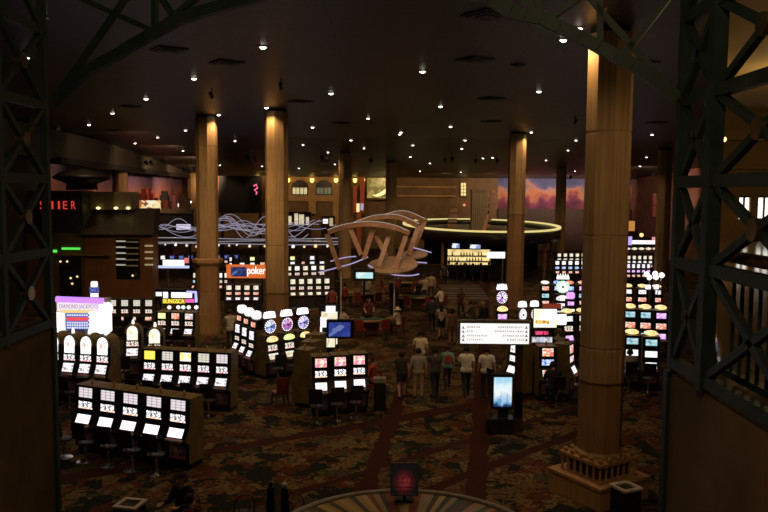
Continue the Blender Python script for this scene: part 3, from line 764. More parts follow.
# A front bank, B middle bank, C arched machines behind the pier
bank(UP, 5, (86, 452), (178, 468), 'white-screened slot machine of the front bank by the open carpet, # from the stone pier', 0, 'front bank of slot machines', sz=1.06, stools='front bank nearest the open carpet')
bank(UP, 5, (150, 407), (222, 412), 'slot machine in the olive bank behind the front bank, # from the arched machines', 0, 'second bank of slot machines', sz=1.12, arts=
     {'top_glass': PAY_W2, 'reel_glass': REEL_B, 'lower_glass': WHTART}, stools='second olive bank', per=[{'top_glass': YELL_G}, {}, {'top_glass': ART('cream_yellow_art', [(1, .96, .85), (1, .8, .2), (1, 1, .95)], 1.2, (3, 1, 2))}, {}, {'top_glass': PAY_W}])
bank(RO, 4, (54, 401), (103, 405), 'arch-topped white and orange slot machine below the jackpot sign, # from the stone pier', 0, 'arched slot machines below the jackpot sign', sz=1.36, stools='arched row below the jackpot sign')
bank(RO, 2, (133, 381), (155, 385), 'round-hooded slot machine between the jackpot sign and second bank, # from the sign', 0, 'pair of round-hooded slot machines',
     {'top_glass': ART('cream_art', [(1, .92, .70), (1, .98, .85), (.9, .7, .4)], 1.2, (4, 1, 4)), 'reel_glass': REEL_C}, rz=.15, sx=1.0, sz=1.25, stools='round-hooded pair')
bank(FA, 4, (113, 336), (149, 336), 'dark slot machine in the row before the brown venue, # from the jackpot sign', 0, 'row before the brown venue', {'top_glass': PAY_W2}, stools='row before the brown venue')
bank(UP, 3, (162, 350), (189, 351), 'slot machine under the yellow-lettered sign, # from the round-hooded pair', 0, 'slot machines under the yellow sign', {'top_glass': GRNART, 'reel_glass': REEL_C, 'lower_glass': WHTART}, sx=.9, per=[{}, {'top_glass': REDART}, {'top_glass': MIXART}], stools='row under the yellow-lettered sign')
# H diagonal bank of tall white-topped machines, I wheel machines
bank(TA, 3, (237, 367), (251, 376), 'tall slot machine with white glowing topper, # in the slanting row beside the wheel machines', 0, 'slanting row of tall slot machines', rz=math.radians(-50), sx=1.0, stools=None)
per = [{'wheel': RADIAL('wheel_blue', [(.25, .35, .9), (.9, .95, 1), (.10, .12, .4), (.6, .75, 1)], 18, 1.0)},
       {'wheel': RADIAL('wheel_pink', [(.7, .15, .4), (1, .7, .85), (.35, .05, .3), (.3, .2, .6)], 18, 1.0), 'oval_glass': GRNART},
       {'wheel': RADIAL('wheel_violet', [(.40, .35, .9), (.95, .9, 1), (.12, .10, .35), (.7, .6, 1)], 18, 1.0)}]
bank(WH, 3, (273, 379), (306, 373), 'slot machine with lit spinning wheel and crown topper, # from the slanting row', 0, 'wheel-topped slot machines', per=per, sx=.98, stools='wheel-topped row')
# J island: pink-screen machines, with a row facing away behind
bank(UP, 3, (321, 417), (359, 413), 'slot machine with pink and orange fire screen, # from the olive end panel', 0, 'pink-screened island bank', {'top_glass': PINKART, 'reel_glass': REEL_A, 'lower_glass': LILAC_G}, rz=math.radians(10), sx=.93, sz=1.12, stools='pink-screened island bank')
bank(UP, 3, (297, 404), (308, 384), 'slot machine facing away in the pink-screened island, # from its olive corner', 0, 'rear of the pink-screened island', rz=math.radians(-112), sx=1.0, sz=1.12)
# mid rows either side of the wheel-machine column
bank(FA, 4, (229, 311), (256, 311), 'dark slot machine below the orange poker sign, # from the pedestal column', 0, 'row below the orange poker sign', {'top_glass': CREAM_G, 'reel_glass': REDART, 'lower_glass': WHTART}, sz=.86)
bank(FA, 5, (293, 308), (327, 307), 'dark slot machine beyond the wheel machines, # in the nearer row beside the tall column', 0, 'nearer row beyond the wheel machines', {'top_glass': CREAM_G, 'lower_glass': CREAM_G})
bank(FA, 5, (289, 291), (322, 290), 'dark slot machine beyond the wheel machines, # in the farther row beside the tall column', 0, 'farther row beyond the wheel machines', {'top_glass': CREAM_G, 'lower_glass': WHTART}, per=[{}, {'top_glass': WHITE_G}])
bank(FA, 2, (221, 300), (226, 300), 'slot machine peeping out beside the pedestal column, # from that column', 0, 'machines beside the pedestal column', {'top_glass': WHITE_G}, sx=.45)
bank(FA, 2, (194, 300), (200, 301), 'slot machine half hidden behind the pedestal column, # along', 0, 'machines behind the pedestal column', {'top_glass': CREAM_G, 'reel_glass': CYANART}, sx=.5)
# distant rows under the neon scribble
bank(FA, 9, (163, 277), (236, 276), 'far slot machine under the neon scribble, # in the row from the venue', 0, 'far row under the neon scribble', {'top_glass': DIMBLUE, 'reel_glass': DIM_ART, 'lower_glass': DIM_ART}, sx=1.0, per=[{'top_glass': WHTART}, {}, {'reel_glass': REDART}, {}, {'top_glass': CREAM_G}])
bank(FA, 10, (232, 279), (322, 277), 'far slot machine in the line of screens before the back facade, # along it', 0, 'far line of screens before the facade', {'top_glass': DIM_ART, 'reel_glass': WHTART, 'lower_glass': DIM_ART}, sx=1.0, per=[{'top_glass': WHTART}, {}, {'top_glass': GRNART}, {'reel_glass': REDART}])

# N carousel beneath the twin display
cc = fl(545, 401); cc.y += 1.15
RC = 1.18
CARL = ['carousel slot machine facing the portrait video kiosk', 'carousel slot machine with red and orange screen under the twin display', 'carousel slot machine with bright white lower screen beside the tall near column', 'carousel slot machine turned towards the tall near column', 'carousel slot machine facing the far bar', 'carousel slot machine facing the directory sign, towards the bar']
for k, a in enumerate([-62, 0, 58, 118, 180, -120]):
    rz = math.radians(a + 3)
    d = Matrix.Rotation(rz, 3, 'Z') @ Vector((0, -RC, 0))
    mt = [{'top_glass': WHTART, 'reel_glass': WHTART, 'lower_glass': WHITE_G}, {'top_glass': REDART, 'reel_glass': BLUEART, 'lower_glass': REDART}, {'top_glass': REDART, 'reel_glass': MIXART, 'lower_glass': WHITE_G}, {}, {}, {}][k]
    UP.put((cc.x + d.x, cc.y + d.y, 0), rz, CARL[k], 'round carousel of slot machines', mt, (1, 1, 1.1))
    if k < 4:
        d2 = Matrix.Rotation(rz, 3, 'Z') @ Vector((.1, -RC - .8, 0)); STOOLS.append((cc + d2, rz, None, 'carousel', ['near the portrait kiosk', 'under the twin display', 'beside the tall near column', 'on its column side'][k]))
# O: single wheel machine behind the directory sign, P: flashing cluster
WH.put(tuple(fl(502, 345)), 0.1, 'wheel-topped slot machine above the directory sign beside the far tall column', None, {'wheel': RADIAL('wheel_purple', [(.5, .2, .7), (1, .9, 1), (.3, .15, .5)], 16, 1.3), 'reel_glass': PURPART, 'lower_glass': DIMBLUE}, (1.0, 1, 1.12))
bank(WH, 2, (524, 362), (536, 361), 'slot machine with bursting white crown topper between directory and twin display, # along', 0, 'white-crowned machines behind the directory', {'wheel': WHTART, 'oval_glass': WHTART, 'reel_glass': REEL_A, 'lower_glass': WHITE_G}, sz=1.0, sx=.72)
WH.put(tuple(fl(562, 334)), -0.1, 'green-rimmed wheel slot machine beside the purple-lit machine', None, {'wheel_rim': E('green_neon', (.1, .9, .2), .8), 'wheel': RADIAL('wheel_white', [(1, 1, 1), (.7, .95, .8), (.9, 1, .95)], 12, 1.4), 'crown_topper': WHITE_G, 'oval_glass': WHTART, 'reel_glass': WHTART}, (1.3, 1, 1.2))
bank(VI, 2, (568, 358), (583, 357), 'video slot machine with gold oval topper beside the tall near column, # outward', 0, 'gold-topped video machines', {'top_glass': WHTART, 'reel_glass': REEL_C, 'lower_glass': PURPART}, sx=1.0)
TA.put(tuple(fl(570, 346)), -.1, 'purple-lit tall slot machine behind the gold-topped video machines', None, {'topper_sign': E('purple_block', (.78, .35, 1), 1.3), 'topper_screen': PURPART, 'top_glass': WHITE_G}, (1.05, 1, 1.0))
bank(VI, 4, (545, 318), (582, 318), 'slot machine with blue and white screens beyond the flashing cluster, # towards the near column', 0, 'blue-screened row beyond the cluster', {'topper_sign': BLUEART, 'top_glass': BLUEART}, sx=.95, per=[{'topper_sign': WHITE_G, 'top_glass': REDART}, {'topper_sign': BLUEART, 'reel_glass': GRNART}, {'topper_sign': REDART}, {'topper_sign': REDART, 'top_glass': PURPART}])
bank(FA, 5, (557, 283), (583, 283), 'small bright slot machine below the bar canopy, # in the nearer of two rows', 0, 'far bright rows below the canopy end', {'top_glass': WHITE_G, 'reel_glass': BLUEART})
bank(FA, 5, (559, 273), (583, 273), 'small bright slot machine below the bar canopy, # in the farther of two rows', 0, 'far bright rows below the canopy end', {'top_glass': CREAM_G, 'reel_glass': CREAM_G})
# Q: rows beyond the near column
bank(VI, 2, (631, 387), (650, 389), 'video slot machine with white base screen, # in the row nearest the lattice tower', 0, 'nearest row beyond the near column', {'topper_sign': GOLDART, 'top_glass': CYANART, 'reel_glass': WHITE_G, 'lower_glass': WHTART}, sx=1.0, rz=-.15, stools='row between near column and lattice tower')
bank(VI, 3, (629, 356), (660, 358), 'video slot machine with red and blue screens, # in the row behind the gold ovals', 0, 'middle row beyond the near column', {'topper_sign': GOLDART, 'top_glass': CYANART, 'reel_glass': REDART, 'lower_glass': BLUEART}, sx=1.0, rz=-.15, per=[{}, {'lower_glass': CYANART}, {'top_glass': PURPART, 'lower_glass': PURPART}], sz=1.08)
bank(VI, 3, (627, 322), (656, 323), 'video slot machine behind the glowing globe cluster, # beyond the near column', 0, 'row behind the globe cluster', {'topper_sign': GOLDART, 'top_glass': WHTART, 'reel_glass': REDART}, sx=1.0)
bank(FA, 6, (623, 287), (648, 287), 'small far slot machine beneath the violet sign band, # in the nearer row', 0, 'far rows beneath the violet sign', {'top_glass': WHTART, 'reel_glass': PURPART})
bank(FA, 6, (623, 276), (650, 276), 'small far slot machine beneath the violet sign band, # in the farther row', 0, 'far rows beneath the violet sign', {'top_glass': CREAM_G, 'reel_glass': WHTART})
for k in (UP, RO, WH, TA, VI, FA): k.drop()
for (p, rz, lab, where, o) in STOOLS:
    ST.put((p.x, p.y, 0), rz, ('black-backed stool at the carousel of slot machines, %s' % o) if where == 'carousel' else 'black-backed stool, %s one along the %s' % (o, where), 'stools at the slot machines')

# ------------------------------------------------------------------ signs and displays
def rect(u0, v0, u1, v1, Y):
    """world x0,x1,z0,z1 of a pixel rectangle standing at depth Y"""
    a, b = at_y(u0, v1, Y), at_y(u1, v0, Y); return a.x, b.x, a.z, b.z
class Sgn:
    """a sign standing at depth Y; pixel rectangles become panels in its own local frame"""
    def __init__(self, name, label, cat, u, v, Y, group=None):
        p = at_y(u, v, Y); self.Y = Y; self.u0 = u; self.x = p.x; self.z = p.z
        self.t = thing(name, label, cat, (p.x, Y, 0), 0, group)
    def pan(self, name, u0, v0, u1, v1, mat, y0=-.05, y1=.05, bevel=0, par=None):
        x0, x1, z0, z1 = rect(u0, v0, u1, v1, self.Y)
        return MB().box(x0 - self.x, x1 - self.x, y0, y1, z0, z1).build(name, mat, par or self.t, bevel=bevel)
    def pt(self, u, v, y=0):
        p = at_y(u or self.u0, v, self.Y); return Vector((p.x - self.x, y, p.z))
    def px(self): return self.Y / F
    def txt(self, s, u, v, hpx, wpx, mat, y=-.08, name='lettering'):
        p = self.pt(u, v, y); sz = hpx * self.px() * 1.35
        o = text(s, sz, mat, self.t, (0, 0, 0), 0, name)
        xs = [q.co.x for q in o.data.vertices]; w = max(xs) - min(xs)
        o.data.transform(Matrix.Diagonal((wpx * self.px() / w, 1, 1, 1))); o.data.transform(Matrix.Translation(p)); return o
    def post(self, u, v, r=.04, y=0, mat=None, name='post'):
        p = self.pt(u, v, y); return MB().tube([(p.x, y, 0), (p.x, y, p.z)], r, 10).build(name, mat or BLACK, self.t)
NEON_P = E('purple_neon', (.52, .22, 1.0), 1.5)
RED_L = E('red_letter_glow', (1, .06, .05), .75)
YEL_L = E('yellow_letter_glow', (1, .85, .10), 1.5)
INK = M('grey_ink', (.30, .28, .28))
s = Sgn('jackpot_sign', 'large bright jackpot marquee with purple neon top above the arched machines', 'sign', 84, 315, 29.0)
s.pan('cabinet', 57, 299, 106, 334, M('white_cabinet', (.55, .50, .52)), 0, .5)
MB().tube([s.pt(57, 299, -.06), s.pt(104, 301, -.06)], .12, 8).build('neon_tube', NEON_P, s.t)
s.pan('title_panel', 57.5, 303, 100, 311, E('title_glow', (1, .90, .93), 1.0), -.04, 0)
s.txt('DIAMOND JACKPOTS', 79, 306.5, 4.5, 39, E('violet_letters', (.50, .30, .62), .85), -.05)
s.pan('gold_strip', 61, 310, 94, 313, E('gold_strip_glow', (1, .72, .3), 1.0), -.05, 0)
s.pan('side_light', 57.5, 312, 65, 333, E('blush_glow', (1, .90, .88), 1.4), -.05, 0)
MSC = s.pan('meter_screen', 66, 313, 90, 329, E('meter_blue', (.10, .16, .62), .9), -.05, 0)
s.pan('meter_red_row', 67, 317, 89, 320.5, E('meter_red', (.95, .10, .12), 1.0), -.06, -.05)
for vv in (315, 322.5, 325, 327.5):
    z = s.pt(0, vv).z
    for k in range(9):
        a, b = s.pt(67.6 + k * 2.4, vv).x, s.pt(69.2 + k * 2.4, vv).x; MB().box(a, b, -.07, -.05, z - .03, z + .03).build('meter_digit', E('digit_glow', (.85, .88, 1), 1.0), MSC)
s.pan('bulb_panel', 91, 312, 109, 332, E('bulb_panel_glow', (1, .95, .93), 1.8), -.05, .3)
m = MB()
for k in range(7):
    for vv in (312.5, 332):
        q = s.pt(91 + k * 3, vv, -.08); m.ball(q, .06, 1)
for k in range(6):
    for uu in (91, 109): m.ball(s.pt(uu, 313 + k * 3.6, -.08), .06, 1)
m.build('bulbs', E('bulb_white', (1, 1, .95), 2.2), s.t)
q = s.pt(104, 309); MB().lathe([(.26, -.03), (.26, .25)], 20, c=(q.x, 0, q.z), axis='Y').build('round_lamp', WHITE_G, s.t)
for uu in (62, 100): s.post(uu, 333, .06, .25)
s = Sgn('flashing_beacon_sign', 'small white cube lamp with blue light, on the pole over the jackpot marquee', 'sign', 94, 290, 30.2)
s.pan('lamp_cube', 91.5, 281.5, 97, 287, WHITE_G, -.1, .1, .02); s.pan('blue_body', 90.5, 287, 98, 293, DIMBLUE, -.1, .1); s.pan('lower_lamp', 91.5, 293, 97.5, 298, LILAC_G, -.1, .1); s.post(94, 287, .04)
s = Sgn('yellow_lettered_sign', 'banner sign with yellow lettering and blue neon bracket beside the pedestal column', 'sign', 177, 298, 37.0)
s.pan('backboard', 155, 289.5, 198, 304, BLACK, 0, .2)
s.pan('logo_panel', 156, 292, 162, 296, E('pale_logo', (.9, .92, .9), 1.1), -.04, 0); s.pan('logo_panel', 163.5, 292, 168, 298, LILAC_G, -.04, 0)
s.pan('script_panel', 171.5, 292.5, 192, 297.5, E('script_glow', (1, .95, 1), 1.6), -.05, 0)
s.pan('yellow_strip', 162.5, 299, 185, 303.5, E('dark_gold', (.45, .30, .02), .8), -.03, 0)
s.txt('BUNGSCA', 174, 301.2, 4.2, 21, YEL_L, -.05)
s.pan('pink_panel', 185.5, 299, 194, 302.5, E('pink_panel_glow', (.95, .15, .50), 1.0), -.03, 0)
MB().tube([s.pt(187, 292, -.06), s.pt(196, 292, -.06), s.pt(196.5, 302, -.06)], .07, 8).build('neon_bracket', E('blue_neon', (.42, .40, 1), 1.6), s.t)
for k, uu in enumerate((169, 178, 183, 188.5, 196)):
    q = s.pt(uu, 307.5, .05); MB().ball(q, .10, 2).build('bulb', [WHITE_G, LILAC_G, E('mint_glow', (.75, 1, .85), 1.3), E('mint_glow', (1, 1, 1), 1), LILAC_G][k], s.t, True)
for uu in (160, 194): s.post(uu, 303, .05, .1)
s = Sgn('pole_sign', 'blank white lit sign on a thin pole before the neon scribble', 'sign', 175, 264, 46)
s.pan('lit_panel', 163, 260, 184, 266.2, WHITE_G, -.05, .08); s.pan('blue_underline', 158.5, 265.8, 189, 268, E('blue_edge', (.6, .68, 1), 1.0), -.06, .06); s.pan('red_cap', 184.4, 258, 188.5, 263, E('red_cap_glow', (1, .25, .22), .8), -.05, .08); s.post(167.5, 267, .05, .02, CHROME)
s = Sgn('poker_sign', 'orange poker sign with a dark blue screen between two tall columns', 'sign', 246, 270, 47.5)
s.pan('orange_board', 226.5, 265, 266, 278, E('orange_board_glow', (1, .20, .035), .75), 0, .2)
s.pan('screen', 231, 267, 246.5, 276.5, ART('poker_screen', [(.02, .03, .12), (.03, .05, .20), (.05, .08, .25), (.15, .22, .5), (.02, .02, .08)], .7, (5, 1, 4)), -.03, 0)
s.txt('poker', 256.3, 270.6, 8.2, 18, E('poker_letters', (1, .95, .95), 1.9), -.05)
for uu in (232, 262): s.post(uu, 277, .05, .1)
# directory sign with its video kiosk
yk = fl(500, 431).y
s = Sgn('directory_sign', 'wide white lit directory sign with grey arrows held above the walkway', 'sign', 494, 333, yk - .3)
ap = s.pt(459, 333); MB().box(ap.x - .03, -ap.x + .03, -.10, .16, s.pt(0, 344).z - .02, s.pt(0, 322).z + .06).build('frame', CHROME, s.t, bevel=.01)
LF = s.pan('lit_face', 460, 323.3, 528.5, 342.6, E('directory_glow', (1, .975, .93), 1.15), -.13, -.10)
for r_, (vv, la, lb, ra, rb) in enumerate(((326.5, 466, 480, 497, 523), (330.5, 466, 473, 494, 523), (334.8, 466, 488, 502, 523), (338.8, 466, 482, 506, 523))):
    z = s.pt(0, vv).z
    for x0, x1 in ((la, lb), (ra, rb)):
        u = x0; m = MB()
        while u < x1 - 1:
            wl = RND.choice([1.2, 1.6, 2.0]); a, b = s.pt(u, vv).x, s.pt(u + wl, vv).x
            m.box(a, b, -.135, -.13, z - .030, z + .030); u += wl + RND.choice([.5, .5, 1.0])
        m.build('text_line', E('glowing_ink', (.66, .64, .64), .9), LF)  # text given its own glow to show grey on the lit face
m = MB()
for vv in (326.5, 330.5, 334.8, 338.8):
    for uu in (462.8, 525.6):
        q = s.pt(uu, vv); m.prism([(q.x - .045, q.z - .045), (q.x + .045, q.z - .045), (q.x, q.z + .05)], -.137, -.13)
m.build('arrows', E('glowing_arrow', (.35, .33, .33), .6), LF)  # arrows given a weaker glow of their own too
s.pan('support_wall', 516, 345, 524.5, 420, M('kiosk_brown', (.05, .022, .012)), .2, .42)
MB().box(s.pt(516, 400).x, s.pt(524.5, 400).x, .2, .42, 0, 1.2).build('support_foot', MATS['kiosk_brown'], s.t)
s = Sgn('video_kiosk', 'black portrait video kiosk glowing blue and white under the directory sign', 'kiosk', 502, 391, yk - .1)
s.pan('screen_housing', 491, 374, 513.5, 409, BLACK, -.05, .16, .01)
m, nt, out = nodes_of('kiosk_screen')
g = coord(nt, 'Generated'); sep = nt.nodes.new('ShaderNodeSeparateXYZ'); nt.links.new(g, sep.inputs[0])
n_ = noise(nt, coord(nt, 'Generated', (2.5, 1, 2.2)), 1.4, 3)
ma = nt.nodes.new('ShaderNodeMath'); ma.operation = 'MULTIPLY_ADD'; nt.links.new(n_, ma.inputs[0]); ma.inputs[1].default_value = .5
mz = nt.nodes.new('ShaderNodeMath'); mz.operation = 'MULTIPLY'; mz.inputs[1].default_value = .72; nt.links.new(sep.outputs[2], mz.inputs[0]); nt.links.new(mz.outputs[0], ma.inputs[2])
emission(nt, out, ramp(nt, ma.outputs[0], [(.28, (.01, .03, .12)), (.40, (.20, .45, .75)), (.58, (.95, 1, 1)), (.80, (.75, .93, 1)), (.95, (.40, .72, .92))]), .95)
s.pan('screen', 493.3, 377, 511.8, 406.2, m, -.065, -.05)
q0 = s.pt(491, 420); q1 = s.pt(514, 420)
MB().box(s.pt(486, 430).x, s.pt(513, 430).x, -.25, .28, 0, .45).build('base', BLACK, s.t, bevel=.02)
MB().box(s.pt(498, 430).x, s.pt(508, 430).x, 0, .12, .45, s.pt(0, 408).z).build('neck', BLACK, s.t)
# twin display over the carousel
s = Sgn('twin_display_sign', 'pair of stacked lit displays, yellow and white above red, over the slot carousel', 'sign', 544, 326, cc.y)
s.pan('upper_screen', 533.5, 309, 556.5, 327, ART('cream_display', [(1, .97, .85), (1, .90, .55), (1, 1, 1), (.95, .98, .90), (1, .95, .75)], 1.3, (2, 1, 2)), -.07, -.02)
s.pan('orange_caption', 535, 320, 549, 323.4, ART('caption_dashes', [(1, .62, .12), (.5, .22, .05), (1, .8, .35)], 1.0, (9, 1, 1)), -.085, -.07)
s.pan('white_flare_panel', 551, 315, 567, 325, E('flare_white', (.97, .97, 1), 1.6), .05, .15)
UHS = s.pan('upper_housing', 533, 308.3, 557, 327.7, BLACK, -.02, .12)
s.pan('red_ticker', 543, 304, 561, 308, E('ticker_red', (.42, .06, .03), .5), -.05, .1)
s.pan('lower_housing', 530.5, 328.6, 554, 345.5, BLACK, -.02, .12)
s.pan('lower_screen', 531.6, 337, 552, 342, ART('grey_display', [(.75, .75, .9), (.5, .5, .6), (.95, .95, 1), (.35, .35, .4)], .8, (8, 1, 2)), -.05, -.02)
s.pan('red_digits', 535, 331, 548, 334.5, ART('red_digits', [(.95, .10, .22), (.6, .03, .1), (.2, .02, .04)], .9, (9, 1, 1)), -.05, -.02)
s.pan('small_box', 540, 346, 549, 350, DIMBLUE, -.05, .1); s.post(545, 330, .06, .2)
MB().lathe([(.40, 0), (.40, 1.0), (.36, 1.05), (.36, 1.62)], 12, c=(0, 0.0, 0)).build('core_drum', OLIVE, s.t)
# blue screen kiosk with white light boxes
s = Sgn('television_kiosk', 'dark television showing blue on a kiosk with white light boxes', 'kiosk', 341, 328, 29.6)
s.pan('light_box', 325.5, 307, 335, 313, WHITE_G, .15, .3); s.pan('light_box', 321, 313, 337, 319.5, CREAM_G, .15, .3); s.pan('light_box', 320, 318, 327, 328, WHITE_G, .15, .3)
s.pan('light_box', 326, 337, 334.5, 348, CREAM_G, .15, .3); s.pan('light_strip', 319.7, 328, 321.5, 345, WHITE_G, .15, .3); s.pan('light_strip', 335.5, 337, 337, 345, CREAM_G, .15, .3)
s.pan('kiosk_frame', 318.5, 306, 338.5, 350, BLACK, .31, .42); s.post(328, 340, .16, .36, None, 'kiosk_post')
TVH = s.pan('television', 326.5, 319.5, 354.5, 338, BLACK, -.1, .1, .02); s.pan('screen', 329, 322, 350.5, 336, par=TVH, y0=-.115, y1=-.1, mat= ART('tv_blue', [(.04, .07, .45), (.06, .10, .55), (.05, .08, .50), (.25, .35, .8), (.04, .06, .38)], .5, (3, 1, 3)))
# podium beside the pink-screened island
s = Sgn('podium', 'small black podium with pale top plate beside the pink-screened island', 'podium', 379, 385, fl(380, 409).y)
s.pan('top_plate', 373.5, 377.5, 386, 381.5, M('plate_grey', (.20, .19, .18)), -.2, .15); x0, x1, z0, z1 = rect(374, 382, 386, 408, s.Y); MB().box(x0 - s.x, x1 - s.x, -.2, .15, 0, z1).build('body', BLACK, s.t, bevel=.02)
# globe cluster and violet sign beyond the near column
s = Sgn('globe_cluster_lamp', 'cluster of white glowing globes on dark stems beyond the near column', 'lamp', 653, 276, 37)
for k, (u, v) in enumerate(((646, 274), (650, 277.5), (654.5, 273.5), (656.5, 277.5), (661, 275))):
    MB().ball(s.pt(u, v, (k % 2) * .2 - .1), .135, 2).build('globe', E('globe_white', (1, .96, .88), 1.9), s.t, True)
    q = s.pt(u, v, (k % 2) * .2 - .1); MB().tube([(q.x, q.y, q.z - .12), (q.x * .6, 0, 2.2)], .02).build('stem', CHROME, s.t)
s.post(653, 290, .12)
for u in (648, 656): s.pan('blue_lamp', u - 2, 285, u + 2, 289, LILAC_G, -.1, .1)
s = Sgn('violet_sign', 'violet and white lit sign band below the pink facade', 'sign', 642, 243, 62)
s.pan('backing', 623, 237.5, 662, 247.5, BLACK, .03, .2); s.pan('violet_box', 625.5, 236.5, 632, 245, E('violet_box_glow', (.55, .40, 1), 1.1), -.05, .03); s.pan('white_band', 632, 240.5, 656, 244, E('band_glow', (1, .85, .95), 1.5), -.05, .03)
s.pan('pink_end', 652, 237, 660, 241, E('pink_end_glow', (1, .4, .45), .8), -.05, .03); q = s.pt(641.5, 235); MB().ball(q, .17, 2).build('top_globe', WARM_G, s.t, True)
s.pan('shelf', 623, 252, 660, 254.5, M('shelf_mauve', (.13, .07, .10)), -.3, .2)
for k in range(5): q = s.pt(627 + k * 7, 248.6, -.1); MB().ball(q, .16, 1, (1.6, 1, .7)).build('rim_lamp', CREAM_G, s.t, True)
for u in (626, 658): s.post(u, 245, .1, .15)

# ------------------------------------------------------------------ venue on the left
Yv = 45.0
s = Sgn('venue_building', 'brown indoor venue with red letters, dark pitched roof and louvred windows', 'building', 100, 250, Yv)
BWALL = M('brown_plaster', (.20, .085, .030), .2, .7, .7); DROOF = M('dark_shingle', (.020, .011, .007), .3, 4)
x0, x1, z0, z1 = rect(20, 229, 152, 300, Yv); MB().box(x0 - s.x, x1 - s.x, 0, 1.2, 0, z1).build('main_wall', BWALL, s.t)
a = [s.pt(84, 209, 1.5), s.pt(148, 209, 1.5), s.pt(157, 234, -.7), s.pt(84, 234, -.7)]
r_ = MB(); lo = [r_.bm.verts.new(p) for p in a]; hi = [r_.bm.verts.new(p + Vector((0, 1.0, 0))) for p in a]
r_.bm.faces.new(lo); r_.bm.faces.new(hi[::-1])
for i in range(4): r_.bm.faces.new((lo[i], hi[i], hi[(i + 1) % 4], lo[(i + 1) % 4]))
r_.build('pitched_roof', DROOF, s.t)
s.pan('sign_tower', 30, 191, 84, 232, M('dark_green_panel', (.035, .040, .028)), -.3, 1.4); s.pan('upper_band', 84, 192, 126, 210, M('band_brown', (.13, .10, .06), .2, .6), .9, 2.4)
for ch_, uu in (('S', 44.8), ('I', 55), ('I', 61.5), ('E', 67.5), ('R', 75.5)): s.txt(ch_, uu, 205.5, 8.5, 1.8 if ch_ == 'I' else 4.2, RED_L, -.36, 'red_letter')
YL = E('yellow_lamp', (1, .80, .25), 5)
for uu in (93.6, 111.6, 124):
    q = s.pt(uu, 208.3, .72); MB().ball(q, .10, 1, (1.3, 1, .7)).build('uplight', YL, s.t, True)
s.pan('lower_panel', 55, 232, 84, 300, M('taupe_panel', (.11, .075, .045), .2, .8), -.25, 0); s.pan('ledge', 55, 253.5, 112, 255, M('ledge_tan', (.22, .12, .05)), -.5, 0)
GN = E('green_neon_strip', (.12, 1, .10), .9); s.pan('green_neon', 64, 247.3, 82, 249.2, GN, -.34, -.26); s.pan('green_neon', 55.5, 249.5, 59, 252, GN, -.34, -.26)
s.pan('dark_window', 62, 256, 83, 296, M('smoked_glass', (.02, .018, .012), rough=.1), -.28, -.24)
SL = M('slat_silver', (.6, .55, .45), rough=.3)
LW = s.pan('louvre_window', 117, 239, 139.5, 279, BLACK, -.06, 0)
for k in range(5):
    v = 240.5 + k * 5.9; s.pan('slat', 117, v, 126, v + 1.2, E('slat_glow', (1, .90, .70), .40), -.16, -.06, par=LW); s.pan('slat', 126.5, v + .8, 139, v + 2, SL, -.16, -.06, par=LW)
for k in range(4): v = 245 + k * 6.3; s.pan('amber_slat', 145.5, v, 153, v + 1.4, E('amber_slat_glow', (1, .75, .35), .35), -.16, .02)
for u, v in ((69.5, 261), (62.8, 261), (73, 277.5), (79.5, 276), (74.5, 283), (134.5, 275)):
    q = s.pt(u, v, -.34); MB().ball(q, .07, 1).build('lamp_bead', WARM_G, s.t, True)
z = s.pt(0, 191).z
t = thing('saucer_canopy', 'dark flying-saucer shaped canopy standing on the brown venue', 'sculpture', (at_y(82, 180, 45.6).x, 45.6, z + .07))
zt2 = at_y(82, 171, 45.6).z - z; zm = at_y(82, 179, 45.6).z - z
SAU = M('saucer_black', (.010, .010, .008), rough=.5)
MB().lathe([(.9, .0), (.85, zm * .5), (1.5, zm * .85), (1.66, zm), (1.5, zm + .15), (.9, zt2 - .08), (.3, zt2)], 28).build('dish', SAU, t, True)
MB().lathe([(.3, zt2), (.2, zt2 + .08), (.02, zt2 + .12)], 12).build('cap', SAU, t)

# ------------------------------------------------------------------ skyline pieces and billboards before the dusk mural
SK = [(136, 195, 140, 207, (.12, .03, .03)), (140.5, 189, 147, 207, (.40, .07, .03)), (149, 189, 153, 207, (.28, .05, .04)), (154, 198, 158.5, 207, (.12, .04, .05)), (160, 191, 168, 208, (.10, .10, .11)), (163, 200, 171, 210, (.33, .09, .05)),
      (170.5, 184, 172, 207, (.16, .05, .06)), (172, 195, 176, 207, (.22, .08, .09)), (179, 194.5, 189, 210, (.10, .05, .04)), (131, 199, 136, 208, (.10, .05, .06))]
NM = ['low dark', 'broad red-orange', 'narrow red', 'squat dark', 'grey flat-topped', 'low orange', 'needle-spired', 'mauve', 'wide brown', 'small purple']
for k, (u0, v0, u1, v1, c) in enumerate(SK):
    q = at_y((u0 + u1) / 2, v1, 70 - k * .9 - (2 if k in (1, 9) else 5 if k == 0 else 0) + (4.5 if k == 8 else 0)); x0, x1, z0, z1 = rect(u0, v0, u1, v1 + 6, 70 - k * .9 - (2 if k in (1, 9) else 5 if k == 0 else 0) + (4.5 if k == 8 else 0))
    t = thing('skyline_tower', '%s model tower of the skyline before the dusk mural' % NM[k], 'model building', (q.x, q.y, 0), 0, 'model skyline towers')
    w = (x1 - x0) / 2; mt = M('skyline_paint_%d' % k, c, .25, 2)
    m = MB(); m.box(-w, w, 0, .5, 0, z1 - (z1 - z0) * .18); m.build('tower_body', mt, t)
    m = MB()
    if k in (6,): m.lathe([(w, z1 - (z1 - z0) * .18), (w * .5, z1 - .3), (.03, z1 + .6)], 8, c=(0, .25, 0))
    elif k % 3 == 1: m.box(-w * .7, w * .7, .05, .45, z1 - (z1 - z0) * .18, z1)
    else: m.box(-w, w * .3, .05, .45, z1 - (z1 - z0) * .18, z1)
    m.build('tower_crown', mt, t)
